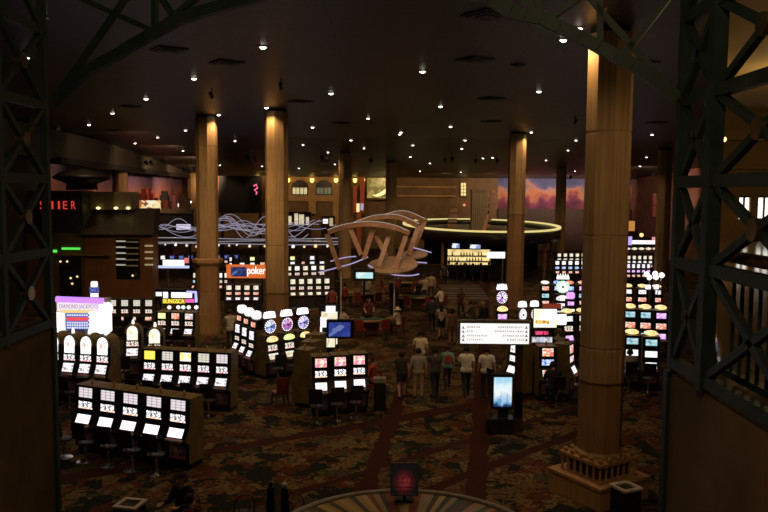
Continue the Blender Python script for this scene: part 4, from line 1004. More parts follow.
s = Sgn('billboard', 'lit billboard with a reddish picture before the skyline towers', 'sign', 150, 206, 61)
s.pan('board', 139.5, 200.5, 160.5, 210, ART('billboard_art', [(1, .85, .45), (.45, .12, .05), (1, .95, .7), (.9, .6, .2), (.25, .08, .04), (1, .9, .6)], .9, (5, 1, 3)), -.05, .1)
for u in (142, 158): s.post(u, 209, .08, .1)
s = Sgn('billboard', 'small warm lit sign with three lamps at the end of the dusk mural', 'sign', 183, 206, 70)
s.pan('board', 175, 205, 190, 209, E('board_dim', (.35, .18, .08), .5), 0, .1); s.pan('lit_letters', 177, 203.5, 187.5, 206.6, ART('letters_art', [(1, .95, .75), (1, .85, .5), (.4, .2, .1)], 1.2, (8, 1, 1)), -.06, 0)
for u in (176, 183, 191): MB().ball(s.pt(u, 202, -.1), .10, 1).build('lamp', E('bulb_warm', (1, .9, .7), 3), s.t, True)
for u in (177, 188): s.post(u, 206, .06, .1)

s = Sgn('skyline_platform', 'long dark tan platform below the skyline towers, behind the neon scribble', 'platform', 174, 224, 62.4)
s.pan('tan_top', 153, 209, 193, 213, M('platform_tan', (.12, .085, .045)), -.3, .3); s.pan('dark_front', 153, 213, 193, 238, M('platform_dark', (.02, .014, .012)), -.1, .2)
for u in (156, 190): s.post(u, 237, .1, .05)

# ------------------------------------------------------------------ back wall facade
Yf = BACK - .15
FAC = M('facade_tan', (.40, .25, .11), .2, .8, .8)
def fpan(mb, u0, v0, u1, v1, y0=-.12, y1=0.0):
    x0, x1, z0, z1 = rect(u0, v0, u1, v1, Yf); mb.box(x0, x1, Yf + y0, Yf + y1, z0, z1)
mb = MB()
fpan(mb, 284, 177, 340, 182.5); fpan(mb, 284, 194, 340, 201); fpan(mb, 284, 182, 291.8, 194); fpan(mb, 308.2, 182, 315.8, 194); fpan(mb, 332.3, 182, 340, 194)
fpan(mb, 309, 201, 316, 214, -.3); fpan(mb, 333, 201, 339, 226, -.3)
for a, b in ((395, 187), (395, 196)): fpan(mb, a, b - .5, 456, b + .5, -.2)
struct(mb.build('trim_8', FAC))
for k, u in enumerate((300, 324)):
    x0, x1, z0, z1 = rect(u - 8.4, 180, u + 8.4, 195, Yf); h = (x1 - x0) / 2; cx = (x0 + x1) / 2; zs = z0 + (z1 - z0) * .5
    o = [(cx - h, z0)] + [(cx - h * math.cos(PI * i / 12), zs + (z1 - zs) * math.sin(PI * i / 12)) for i in range(13)] + [(cx + h, z0)]
    f = struct(MB().prism(o, Yf - .16, Yf - .02).build('window_%d' % (k + 5), BLACK))
    for (a, b) in ((-.85, -.5), (-.42, -.06), (.06, .42), (.5, .85)):
        MB().box(cx + h * a, cx + h * b, Yf - .2, Yf - .16, z0 + .12, zs - .02).build('pane', E('cream_pane' if k == 0 else 'dim_pane', (1, .82, .40) if k == 0 else (.55, .50, .30), .9 if k == 0 else .3, .6), f)
SCN = E('sconce_glow', (1, .62, .15), 3.2)
for k, u in enumerate((288, 312, 336, 355, 363, 258)):
    q = at_y(u, 180.5, Yf - .5)
    t = thing('wall_sconce', 'amber wall sconce on the tan facade, %s counting from the black screen wall' % ORD[k], 'wall lamp', (q.x, q.y, q.z), 0, 'amber sconces on the facade')
    MB().lathe([(.12, -.25), (.22, -.1), (.26, .2), (.2, .25)], 10).build('shade', SCN, t, True); MB().box(-.08, .08, .0, .45, -.35, -.2).build('bracket', BRASS, t)
s = Sgn('black_screen_wall', 'big black screen wall between two tall tan columns', 'partition', 242, 195, 80)
s.pan('panel', 219, 176, 262, 213, M('matt_black', (.008, .008, .008), rough=.7), 0, .3); s.pan('side_frame', 262, 176, 266, 213, DKWOOD, -.1, .3); s.pan('side_frame', 216, 176, 219, 213, DKWOOD, -.1, .3)
for u in (222, 260): s.post(u, 212, .15, .15)
s = Sgn('pink_neon_sign', 'small pink neon figure on the black screen wall', 'sign', 256, 189, 79.6)
MB().tube([s.pt(253.5, 186), s.pt(256.5, 184.5), s.pt(257.5, 188), s.pt(254.5, 190), s.pt(257, 192.5), s.pt(256, 194.5)], .10, 6).build('neon_tube', E('pink_neon', (1, .16, .30), 1.1), s.t)
s.pan('backing', 252.5, 183.5, 258.5, 195.5, BLACK, .1, .3)
s = Sgn('crescent_picture', 'gold lit picture with a bright yellow crescent beside a far column', 'picture', 378, 189, Yf - .4)
s.pan('frame', 366, 177, 388.5, 200, DKWOOD, 0, .2); s.pan('picture_panel', 367, 178, 388, 198, ART('gold_picture', [(.75, .55, .12), (.55, .30, .06), (.35, .30, .08), (.85, .65, .20), (.40, .18, .04)], .45, (7, 1, 6)), -.05, 0)
pc = [s.pt(u, v) for u, v in ((372, 195.2), (376, 196.6), (380, 196.2), (384, 194.5), (387.7, 191), (387.7, 187), (384, 190), (379.5, 193), (375, 194.7))]
MB().prism([(p.x, p.z) for p in pc], -.12, -.05).build('crescent', E('crescent_yellow', (1, .85, .32), 1.4), s.t)
s = Sgn('lit_pillar', 'red-orange lit pillar beside the crescent picture', 'pillar', 359, 196, Yf - 1)
s.pan('red_shaft', 360, 178, 364.5, 213, M('red_pillar', (.45, .10, .03)), 0, .4); s.pan('red_shaft', 353, 186, 357, 213, MATS['red_pillar'], 0, .4); s.pan('lamp_panel', 356.5, 203.5, 359.5, 212, WARM_G, -.05, .1); s.pan('lamp_panel', 360.5, 203.5, 363.5, 210, E('lavender_panel', (.75, .6, .9), .6), -.05, 0); MB().box(-.3, .3, 0, .4, 0, s.pt(0, 213).z).build('pillar_foot', MATS['red_pillar'], s.t)
s = Sgn('lit_shopfront', 'cream lit shopfront panes under the arched windows', 'shopfront', 300, 219, 88)
for a, b, c, d in ((288, 216, 291.5, 225), (294.5, 213.5, 298, 225), (299, 214.5, 304, 225), (306, 217, 309, 225)): s.pan('pane', a, c * 0 + b, c, d, E('shop_pane', (1, .85, .55), .9, .5), -.05, 0)
s.pan('frame', 286, 212, 311, 227, DKWOOD, 0, .3); MB().box(s.pt(286, 220).x, s.pt(311, 220).x, .0, .3, 0, s.pt(0, 226).z).build('stall_riser', DKWOOD, s.t)
s = Sgn('lit_shopfront', 'small white lit shop sign left of the ribbon sculpture', 'shopfront', 325, 221, 88)
s.pan('pane', 323, 219, 328, 223.5, WHITE_G, -.05, 0); s.pan('pane', 329.5, 218, 333, 226, E('shop_pane2', (1, .75, .4), .5), -.05, 0); s.pan('frame', 321, 216, 335, 228, DKWOOD, 0, .3); MB().box(s.pt(321, 220).x, s.pt(335, 220).x, .0, .3, 0, s.pt(0, 227).z).build('stall_riser', DKWOOD, s.t)
s = Sgn('lit_niche', 'narrow cream lit window in the brown wall over the oval bar', 'window', 463.5, 190, Yf - .1)
for k in range(2):
    for j in range(4): s.pan('pane', 461 + k * 2.7, 183 + j * 3.3, 463.2 + k * 2.7, 185.8 + j * 3.3, E('niche_pane', (1, .80, .30), 1.0), -.08, 0)
s.pan('frame', 460, 182, 467, 197, DKWOOD, 0, .1)
q = s.pt(464, 205, -.2); MB().ball(q, .2, 1).build('red_lamp', E('red_lamp_glow', (1, .3, .1), 1.0), s.t, True)
# pink facade on the right wall
for k, (y, v) in enumerate(((88, 199), (88, 211), (80, 205))):
    q = at_x(650, v, 30.9); z = at_y(640, v, y).z
    f = struct(MB().box(30.85, 31.0, y - .8, y + .8, z - .8, z + .8).build('window_%d' % (k + 8), DKWOOD)); MB().box(30.8, 30.86, y - .6, y + .6, z - .65, z + .65).build('pane', E('dim_red_pane', (.30, .05, .03), .35), f)
s = Sgn('amber_alcove', 'amber lit alcove at the foot of the pink facade', 'alcove', 632, 226, 70)
s.pan('lit_back', 628.5, 221, 635, 231, E('amber_back', (1, .42, .10), .55), 0, .05); s.pan('surround', 627, 219.5, 637, 232, DKWOOD, .05, .3); MB().box(-.6, .6, .05, .4, 0, s.pt(0, 231).z).build('alcove_foot', DKWOOD, s.t)

# ------------------------------------------------------------------ oval bar
pf = at_y(470, 230.5, 60.5); ZR = pf.z; bc = at_y(478, 222, 74); RX, RY = at_y(553, 222, 74).x - bc.x, 15.0
t = thing('oval_bar_canopy', 'dark oval canopy ring with yellow lit rim above the far bar', 'bar canopy', (bc.x, 74, 0))
def ell(k, z, n=72): return [(RX * k * math.cos(2 * PI * i / n), RY * k * math.sin(2 * PI * i / n), z) for i in range(n)]
def ering(name, prof, mat, n=72):
    m = MB(); R_ = []
    for k, z in prof: R_.append([m.bm.verts.new(((RX + k) * math.cos(2 * PI * i / n), (RY + k) * math.sin(2 * PI * i / n), z)) for i in range(n)])
    for A, B in zip(R_, R_[1:] + R_[:1]):
        for i in range(n): m.bm.faces.new((A[i], A[(i + 1) % n], B[(i + 1) % n], B[i]))
    return m.build(name, mat, t, True)
ering('fascia', [(0, ZR - 1.05), (0, ZR - .09), (-.15, ZR - .09), (-.15, ZR - 1.05)], M('fascia_black', (.018, .014, .012), rough=.35))
ering('lit_rim', [(.03, ZR - .09), (.03, ZR + .05), (-.26, ZR + .05), (-.26, ZR - .09)], E('rim_glow', (1, .80, .30), .85))
m = MB(); vs = [m.bm.verts.new((x, y, ZR - .6)) for x, y, z in ell(.95, 0)]; m.bm.faces.new(vs); vs2 = [m.bm.verts.new((x, y, ZR - .75)) for x, y, z in ell(.95, 0)]; m.bm.faces.new(vs2[::-1])
m.build('canopy_roof', BLACK, t)
for a in (25, 60, 120, 155, -50, -15, -130, -165): MB().tube([((RX - .7) * math.cos(math.radians(a)), (RY - .7) * math.sin(math.radians(a)), 0), ((RX - .7) * math.cos(math.radians(a)), (RY - .7) * math.sin(math.radians(a)), ZR - .7)], .13, 10).build('post', M('bar_post', (.28, .16, .08)), t)
q = at_y(545, 250, 64); MB().box(q.x - bc.x - .05, q.x - bc.x + .05, -10.05, -9.95, 0, ZR - .9).build('lit_post', E('lit_post_glow', (1, .9, .7), .6), t)
s = Sgn('back_bar', 'glowing yellow back bar shelves under the oval canopy', 'bar', 469, 258, 71)
s.pan('lit_back', 447.5, 249, 490, 270, E('backbar_glow', (1, .74, .30), 1.3, .5), .2, .3)
SH = []
for k, v in enumerate((255.6, 261, 266.5)):
    s.pan('shelf', 447, v, 490, v + .8, M('shelf_gold', (.4, .25, .08)), -.3, .2); SH.append(s.pt(490, v).z + .004)
s.pan('shade_wing', 424, 238, 444, 270, BLACK, .0, .3); s.pan('shade_wing', 493, 238, 538, 270, BLACK, .0, .3); s.pan('shade_header', 444, 238, 493, 245.5, BLACK, .0, .3)  # black sheets added to make the darkness under the canopy
s.pan('side_panel', 444, 248, 447.5, 270, DKWOOD, -.35, .3); s.pan('side_panel', 490, 248, 493, 270, DKWOOD, -.35, .3); s.pan('header', 444, 245.5, 493, 249, BLACK, -.35, .3); MB().box(s.pt(444, 0).x, s.pt(493, 0).x, -.35, .3, 0, max(.1, s.pt(0, 269.5).z)).build('cabinet_base', DKWOOD, s.t)
bo = thing('bottle', 'x', 'bottle'); MB().lathe([(.065, 0), (.07, .02), (.07, .26), (.03, .34), (.026, .42), (.03, .44)], 8).build('glass_body', M('amber_glass', (.35, .17, .04), rough=.15), bo); MB().lathe([(.03, .44), (.03, .48)], 8).build('cap', CHROME, bo)
KB = Kind(bo); BM_ = [M('amber_glass', (.35, .17, .04)), M('green_glass', (.10, .16, .05), rough=.15), M('clear_glass', (.6, .55, .45), rough=.1), E('lit_bottle', (1, .85, .5), .9)]
for k, z in enumerate(SH):
    for j in range(13):
        KB.put((s.x + s.pt(450 + j * 3.0, 0).x, 71 - .15, z), 0, 'bottle on the %s shelf of the glowing back bar, %s from the walkway end' % (['top', 'middle', 'bottom'][k], ORD[j]), 'bottles on the back bar', {'glass_body': RND.choice(BM_)}, (.85, .85, .76))
KB.drop()
s2 = Sgn('bar_counter', 'dark curved bar counter in front of the glowing back bar', 'bar', 470, 268, 63.5)
m = MB(); pts = [(6.2 * math.sin(a), -1.6 * math.cos(a) + 1.6) for a in [(-.9 + 1.8 * i / 14) for i in range(15)]]
for z0, z1, w in ((0, 1.05, .25),):
    for p, q in zip(pts, pts[1:]): m.bar((p[0], p[1], .525), (q[0], q[1], .525), .3, 1.05)
m.build('counter_front', M('bar_front', (.03, .018, .012)), s2.t)
m = MB()
for p, q in zip(pts, pts[1:]): m.bar((p[0], p[1], 1.08), (q[0], q[1], 1.08), .6, .06)
m.build('counter_top', DKWOOD, s2.t)
for k, (a, b, c, d, lab) in enumerate(((452, 241, 459.5, 248, 'small bar television with white figure, hung under the oval canopy fascia'), (470, 242, 480.5, 248.5, 'larger bar television glowing white and blue, hung under the oval canopy'))):
    s = Sgn('bar_television', lab, 'television', (a + c) / 2, 245, 61.5); s.pan('housing', a - 1, b - 1, c + 1, d + 1, BLACK, 0, .15); s.pan('screen', a, b, c, d, ART('bar_tv_%d' % k, [(.85, .92, 1), (.25, .35, .65), (1, 1, 1), (.6, .75, 1)], 1.0, (3, 1, 2)), -.02, 0); q = s.pt((a + c) / 2, b, .2); MB().tube([(q.x, .1, q.z), (q.x, .1, ZR - 1.0)], .04).build('hanger', BLACK, s.t)
s = Sgn('hanging_bar_sign', 'plain white lit sign on a pole beside the far tall column', 'sign', 496, 255, 55)
s.pan('lit_panel', 487, 252, 505, 258.2, WHITE_G, -.06, .08); s.post(503, 253, .06, .1, CHROME)
# tower sculpture on the canopy
t = thing('tower_sculpture', 'fluted skyscraper sculpture with stepped wings standing on the oval canopy', 'sculpture', (at_y(478, 210, 68).x, 68, ZR - .585))
zz = lambda v: at_y(478, v, 68).z - (ZR - .6); xx = lambda u: at_y(u, 210, 68).x - at_y(478, 210, 68).x
TS = M('tower_bronze', (.20, .14, .065), .2, 3); m = MB(); m.box(xx(471), xx(485), -.5, .5, 0, zz(191)); m.build('core', TS, t)
for k in range(7): u = 471.6 + k * 1.9; MB().box(xx(u), xx(u + .8), -.62, -.5, .3, zz(193)).build('flute', M('flute_tan', (.34, .25, .13)), t)
MB().box(xx(470), xx(486), -.55, .55, zz(191), zz(190)).build('cornice', TS, t)
for sg, (u0, u1) in ((-1, (447.5, 457)), (1, (487, 495))):
    m = MB()
    for k in range(6):
        a, b = (u0 + k * .8, u1) if sg < 0 else (u0, u1 - k * .0); z0 = zz(228 - k * 5.2 * (1 if sg < 0 else 1.3)); z1 = zz(224.3 - k * 5.2 * (1 if sg < 0 else 1.3))
        if sg > 0: a, b = u0 + k * .7, u0 + 3.2 + k * .9
        if sg < 0 and k > 3: break
        m.box(xx(a), xx(b), -.35, .35, max(0, z0), z1)
    m.build('stepped_wing', M('wing_copper', (.34, .18, .10), .2), t)
MB().prism([(xx(480), 0), (xx(485), 0), (xx(488), zz(214)), (xx(486), zz(214))], -.75, -.65).build('copper_fin', M('fin_copper', (.55, .28, .13)), t)
# carpeted steps towards the bar
t = thing('carpeted_steps', 'low broad brown steps leading from the walkway to the oval bar', 'steps', (at_y(465, 290, 52).x, 50.5, 0))
for k in range(6): MB().box(-1.5, 1.5, k * .95, 5.9, k * .05, k * .05 + .05).build('step', M('step_brown' if k % 2 else 'step_tan', (.045, .026, .014) if k % 2 else (.075, .046, .024)), t)

# ------------------------------------------------------------------ ribbon sculpture over the card tables
RIB = M('ribbon_wood', (.33, .165, .09), .2, 3, .4)
s = Sgn('ribbon_sculpture', 'crown of zigzag wooden ribbons with violet neon edges over the card tables', 'sculpture', 380, 250, 44)
def band(name, pts, w, dep, mat=RIB, y=0):
    P = [s.pt(u, v, y + k_) for (u, v, k_) in [(p + (0,))[:3] for p in pts]]
    m = MB()
    for a, b in zip(P, P[1:]): m.bar(a, b + (b - a) * .03, dep, w, (0, 0, 1) if abs((b - a).z) < .8 * (b - a).length else (1, 0, 0))
    return m.build(name, mat, s.t)
def bez(p, n=10):
    """smooth line through pixel points"""
    out = []
    for i in range(len(p) - 1):
        p0, p1, p2, p3 = p[max(0, i - 1)], p[i], p[i + 1], p[min(len(p) - 1, i + 2)]
        for k in range(n):
            t = k / n; out.append(tuple(.5 * (2 * b + (c - a) * t + (2 * a - 5 * b + 4 * c - d) * t * t + (3 * b - a - 3 * c + d) * t ** 3) for a, b, c, d in zip(p0, p1, p2, p3)))
    return out + [p[-1]]
band('top_ribbon', bez([(328, 232, 0), (345, 226.5, 0), (370, 223.5, -.3), (392, 226.5, -.3), (408, 233, 0)], 6), .30, .5)
band('top_ribbon', bez([(352, 226, 2.0), (375, 218.5, 2.0), (400, 218.5, 2.0), (420, 227, 1.6)], 6), .26, .5)
band('top_ribbon', bez([(380, 220, 4.0), (405, 214.5, 4.0), (429, 223.5, 3.6)], 6), .26, .5)
for a, b in (((327, 234, 0), (340, 268, -.3)), ((350, 228, 0), (361, 254, -.2)), ((374, 226, .2), (364, 258, 0)), ((389, 236, .5), (379, 266, 0)), ((407, 233, 0), (394, 270, -.4)), ((376, 236, .6), (386, 256, .5)), ((420, 227, 1.6), (409, 256, 1.2)), ((428, 223.5, 3.6), (416, 252, 3))):
    band('leg_ribbon', [a, b], .27, .30)
NE = E('ribbon_neon', (.72, .58, 1.0), .6)
def neon(pts, r=.038, mat=None): return MB().tube([s.pt(u, v, k_) for u, v, k_ in bez(pts, 6)], r, 6).build('glow_edge', mat or NE, s.t)
neon([(318, 272.5, 0), (334, 268.5, 0), (352, 263.5, 0), (368, 257, 0)]); neon([(368, 264.5, -.3), (380, 270.5, -.3), (395, 274.3, -.3), (410, 275, -.3), (419, 273.5, -.3)])
for e_ in ([(328, 229.5, -.28), (345, 224, -.28), (370, 221, -.58), (392, 224, -.58), (408, 230.5, -.28)], [(352, 223.5, 1.72), (375, 216, 1.72), (400, 216, 1.72), (420, 224.5, 1.3)], [(380, 217.5, 3.7), (405, 212, 3.7), (429, 221, 3.3)]): neon(e_, .022, E('edge_glint', (1, .85, .72), .38))  # bright highlights along the top ribbons, made as thin glowing tubes
neon([(400, 258.5, 1), (412, 263, 1), (428, 264.5, 1)]); neon([(411, 250, 2.5), (424, 253, 2.5), (434, 256, 2.5)]); neon([(330, 262, .4), (345, 258, .4), (356, 257, .4)], .035)
def disc(u, v, rx, yo, tilt, name):
    q = s.pt(u, v, yo); r = rx * s.px(); m = MB(); m.lathe([(r * .55, .0), (r, .03), (r, .10), (r * .55, .07)], 32)
    bmesh.ops.transform(m.bm, matrix=Matrix.Translation(q) @ Matrix.Rotation(tilt, 4, 'X') @ Matrix.Rotation(-.06, 4, 'Y'), verts=m.bm.verts); return m.build(name, M('disc_tan', (.25, .155, .09)), s.t)
disc(393, 266, 25, 0, .26, 'canopy_disc'); disc(414, 259, 16, 2.2, .2, 'canopy_disc')
for u, v, y in ((341, 268, 0), (394.5, 273, -.2)): s.post(u, v, .05, y, M('post_cream', (.5, .42, .34)))
s.pan('dark_pier', 334, 282, 340, 330, BLACK, .2, .6); s.pan('dark_pier', 389, 284, 396, 330, BLACK, .2, .6)
for p in list(s.t.children): pass
s = Sgn('ceiling_television', 'tilted television glowing pale cyan beneath the ribbon sculpture', 'television', 364, 275, 43)
s.pan('housing', 353, 269, 375, 281, BLACK, .0, .35, .03); s.pan('screen', 356, 272.5, 373, 278.3, ART('cyan_tv', [(.55, .90, .95), (.85, 1, 1), (.40, .70, .78)], .9, (2, 1, 1)), -.03, 0); q = s.pt(364, 281, .2); MB().tube([(q.x, .2, 0), (q.x, .2, q.z)], .06).build('post', BLACK, s.t)
# neon scribble
LNEON = E('scribble_neon', (.80, .74, 1.0), .33)
s = Sgn('neon_scribble', 'tangle of thin pale violet tubes curling above the far gaming pit', 'sculpture', 240, 230, 60)
for k in range(14):
    ph, am, fr = RND.uniform(0, 6.28), RND.uniform(7, 13), RND.uniform(.075, .125); u0 = RND.choice([154, 156, 215, 220]); u1 = u0 + RND.uniform(80, 125)
    pts = [s.pt(u, 227 + am * math.sin(fr * u + ph) * (.6 + .4 * math.sin(u * .021 + k)), 2.0 * math.sin(u * .05 + k)) for u in np.linspace(u0, min(u1, 338), 64)]
    MB().tube(pts, .026, 5)  .build('tube', LNEON, s.t)
for v in (238.5, 241.5, 244): MB().tube([s.pt(u, v + .8 * math.sin(u * .03 + v), 0) for u in np.linspace(153, 338, 30)], .035, 5).build('rail_tube', E('rail_neon', (.9, .85, 1), .30), s.t)
s.pan('pelmet', 152, 239, 338, 243.5, M('pelmet_brown', (.06, .04, .03)), .1, .5); s.pan('white_screen', 175, 224.5, 189, 230, E('pale_screen', (.85, .82, 1), .8), .4, .5)
for u in (158, 232, 300, 336): s.post(u, 240, .1, .3)
for k in range(16):
    u = 162 + k * 11 + RND.uniform(-4, 4); q = s.pt(u, 245.5 + RND.uniform(-1, 1.5), 0); MB().ball(q, RND.uniform(.07, .16), 1).build('pendant_lamp', RND.choice([WHITE_G, LILAC_G, CREAM_G, WARM_G]), s.t, True)

# ------------------------------------------------------------------ people
SKIN = M('skin', (.42, .24, .16), .08, 5, .55); SKIN2 = M('skin_tan', (.30, .16, .10), .08, 5, .55)
EYE = M('eye_dark', (.02, .015, .012)); LIPS = M('lips', (.35, .12, .10))
def chain_body(pose):
    """tapered limbs laid out joint to joint, fused into one skin; returns mesh + region of every face"""
    S = []                                           # (a, b, ra, rb, region)
    def seg(a, b, ra, rb, reg): S.append((Vector(a), Vector(b), ra, rb, reg))
    sit = pose.startswith('sit')
    hz = .55 if sit else .93                          # hip height
    lean = {'stand': 0, 'walk': .03, 'sit': .06, 'sitlean': .20, 'lean': .22}[pose]
    T = lambda x, y, z: Vector((x, y + lean * max(0, z) , z + hz))
    seg(T(-.075, 0, 0), T(.075, 0, 0), .125, .125, 'hip'); seg(T(0, 0, .02), T(0, .01, .20), .135, .125, 'torso')
    for sx in (-1, 1): seg(T(.055 * sx, .0, .16), T(.085 * sx, .0, .42), .115, .115, 'torso')
    seg(T(-.15, -.005, .485), T(.15, -.005, .485), .065, .065, 'torso'); seg(T(0, -.005, .48), T(0, .015, .60), .060, .052, 'neck')
    hc = T(0, .035, .69)
    seg(hc + Vector((0, -.012, .035)), hc + Vector((0, .01, -.02)), .098, .088, 'head'); seg(hc + Vector((0, .03, -.05)), hc + Vector((0, .045, -.085)), .062, .045, 'head')
    seg(hc + Vector((0, .095, .01)), hc + Vector((0, .118, -.025)), .014, .019, 'head')
    for sx in (-1, 1): seg(hc + Vector((.088 * sx, -.005, .015)), hc + Vector((.095 * sx, -.01, -.03)), .018, .014, 'head')
    for sx in (-1, 1):
        hip = T(.095 * sx, 0, -.01)
        if sit: knee = Vector((.12 * sx, .44, .53)); ank = Vector((.12 * sx, .42, .10))
        elif pose == 'walk': knee = Vector((.10 * sx, .10 * sx + .06, .49)); ank = Vector((.10 * sx, .24 * sx - .04, .09 + (.05 if sx < 0 else 0)))
        else: knee = Vector((.115 * sx, .015, .49)); ank = Vector((.125 * sx, -.02, .09))
        seg(hip, knee, .098, .060, 'thigh'); seg(knee, knee.lerp(ank, .35) + Vector((0, -.015, 0)), .058, .058, 'calf'); seg(knee.lerp(ank, .35) + Vector((0, -.015, 0)), ank, .058, .040, 'calf')
        seg(ank + Vector((0, -.03, -.045)), ank + Vector((.012 * sx, .15, -.055)), .045, .034, 'foot')
        sh = T(.195 * sx, -.005, .47)
        if pose == 'stand': el = sh + Vector((.07 * sx, -.02, -.28)); wr = el + Vector((.02 * sx, .06, -.24))
        elif pose == 'walk': el = sh + Vector((.06 * sx, -.10 * sx, -.27)); wr = el + Vector((.0, .09 - .04 * sx, -.23))
        elif pose == 'lean': el = sh + Vector((.05 * sx, .17, -.22)); wr = el + Vector((-.03 * sx, .22, -.06))
        else: el = sh + Vector((.06 * sx, .14, -.24)); wr = el + Vector((-.05 * sx, .22, .03))
        seg(sh, el, .060, .044, 'uparm'); seg(el, wr, .043, .030, 'forearm')
        d = (wr - el).normalized(); pw = wr + d * .085
        side = Vector((0, 1, 0)) if abs(d.z) > .6 else Vector((1, 0, 0)); side = (side - d * side.dot(d)).normalized(); dn = d.cross(side).normalized()
        for k in (-1, 1): seg(wr + side * (.014 * k), pw + side * (.024 * k), .021, .018, 'hand')
        for k, L in enumerate((.065, .078, .074, .056)):
            a = pw + side * (.036 - k * .024); b = a + d * L * .55 + dn * (.010 * sx); c = b + d * L * .45 + dn * (.028 * sx)
            seg(a - d * .03, b, .0115, .0105, 'hand'); seg(b, c, .0105, .009, 'hand')
        tb = wr + d * .025 + side * .028
        seg(tb, tb + side * .035 + d * .035, .014, .012, 'hand'); seg(tb + side * .035 + d * .035, tb + side * .040 + d * .065, .012, .010, 'hand')
    bm = bmesh.new()
    for a, b, ra, rb, reg in S:
        n = max(2, int((b - a).length / (min(ra, rb) * .35)) + 1)
        for i in range(n):
            t = i / (n - 1); bmesh.ops.create_icosphere(bm, subdivisions=2, radius=ra + (rb - ra) * t, matrix=Matrix.Translation(a.lerp(b, t)))
    me = bpy.data.meshes.new('b'); bm.to_mesh(me); bm.free()
    o = bpy.data.objects.new('b', me); COL.objects.link(o)
    r = o.modifiers.new('r', 'REMESH'); r.mode = 'VOXEL'; r.voxel_size = .0115
    sm = o.modifiers.new('s', 'SMOOTH'); sm.iterations = 4; sm.factor = .5
    dg = bpy.context.evaluated_depsgraph_get(); dg.update()
    out = bpy.data.meshes.new_from_object(o.evaluated_get(dg)); bpy.data.objects.remove(o)
    n = len(out.polygons); cen = np.zeros(n * 3); out.polygons.foreach_get('center', cen); cen = cen.reshape(-1, 3)
    best = np.full(n, 9.0); reg = np.zeros(n, int); tt = np.zeros(n); names = []
    for a, b, ra, rb, rg in S:
        if rg not in names: names.append(rg)
        A = np.array(a); D_ = np.array(b) - A; t = np.clip(((cen - A) @ D_) / (D_ @ D_), 0, 1); d = np.linalg.norm(cen - (A + t[:, None] * D_), axis=1) - (ra + (rb - ra) * t)
        k = d < best; best[k] = d[k]; reg[k] = names.index(rg); tt[k] = t[k]
    return out, cen, [names[i] for i in reg], tt, hc
def sub(me, keep, off, name):
    """the garment lying just over the chosen faces of the body"""
    bm = bmesh.new(); bm.from_mesh(me); bm.faces.ensure_lookup_table(); bm.normal_update()
    bmesh.ops.delete(bm, geom=[f for f, k in zip(list(bm.faces), keep) if not k], context='FACES')
    bm.normal_update()
    for v in bm.verts: v.co += v.normal * off
    for _ in range(2): bmesh.ops.smooth_vert(bm, verts=bm.verts, factor=.4, use_axis_x=True, use_axis_y=True, use_axis_z=True)
    out = bpy.data.meshes.new(name); bm.to_mesh(out); bm.free()
    for p in out.polygons: p.use_smooth = True
    out.materials.append(BLACK); return out
BODY = {}
def body_kit(pose):
    if pose in BODY: return BODY[pose]
    me, cen, reg, tt, hc = chain_body(pose); n = len(reg)
    me.materials.clear(); [me.materials.append(x) for x in (SKIN, EYE, LIPS)]
    for p in me.polygons: p.use_smooth = True
    h = np.array(hc); idx = np.zeros(n, int)
    for sx in (-1, 1): idx[np.linalg.norm(cen - (h + np.array((.035 * sx, .085, .018))), axis=1) < .017] = 1
    q = np.abs(cen - (h + np.array((0, .088, -.062)))); idx[(q[:, 0] < .026) & (q[:, 1] < .03) & (q[:, 2] < .008)] = 2
    me.polygons.foreach_set('material_index', idx)
    R_ = lambda *names: np.array([r in names for r in reg])
    rel = cen - h
    hair = R_('head') & ((rel[:, 2] > .055) | ((rel[:, 1] < .0) & (rel[:, 2] > -.045))) & (np.abs(rel[:, 0]) < .12)
    longh = R_('head', 'neck', 'torso') & ((rel[:, 2] > .06) | ((rel[:, 1] < -.005) & (rel[:, 2] > -.26) & (np.abs(rel[:, 0]) < .10)))
    tors = R_('torso') | (R_('hip') & (cen[:, 2] > (.50 if pose.startswith('sit') else .86)))
    shirt = tors | (R_('uparm') & (tt < .62)); jacket = tors | R_('uparm') | (R_('forearm') & (tt < .9))
    trou = R_('hip', 'thigh', 'calf'); shorts = R_('hip') | (R_('thigh') & (tt < .82)); foot = R_('foot')
    dress = tors | R_('hip') | (R_('thigh') & (tt < .7)) | (R_('uparm') & (tt < .3))
    BODY[pose] = dict(body=me, hair=sub(me, hair, .014, 'hair'), long_hair=sub(me, longh, .022, 'hair'), shirt=sub(me, shirt, .014, 'shirt'), jacket=sub(me, jacket, .018, 'jacket'),
                      trousers=sub(me, trou, .010, 'trousers'), shorts=sub(me, shorts, .016, 'shorts'), shoes=sub(me, foot, .008, 'shoes'), dress=sub(me, dress, .024, 'dress'))
    return BODY[pose]
def cloth(c): return M('cloth_%02x%02x%02x' % tuple(int(x * 255) for x in c), c, .15, 14, .85)
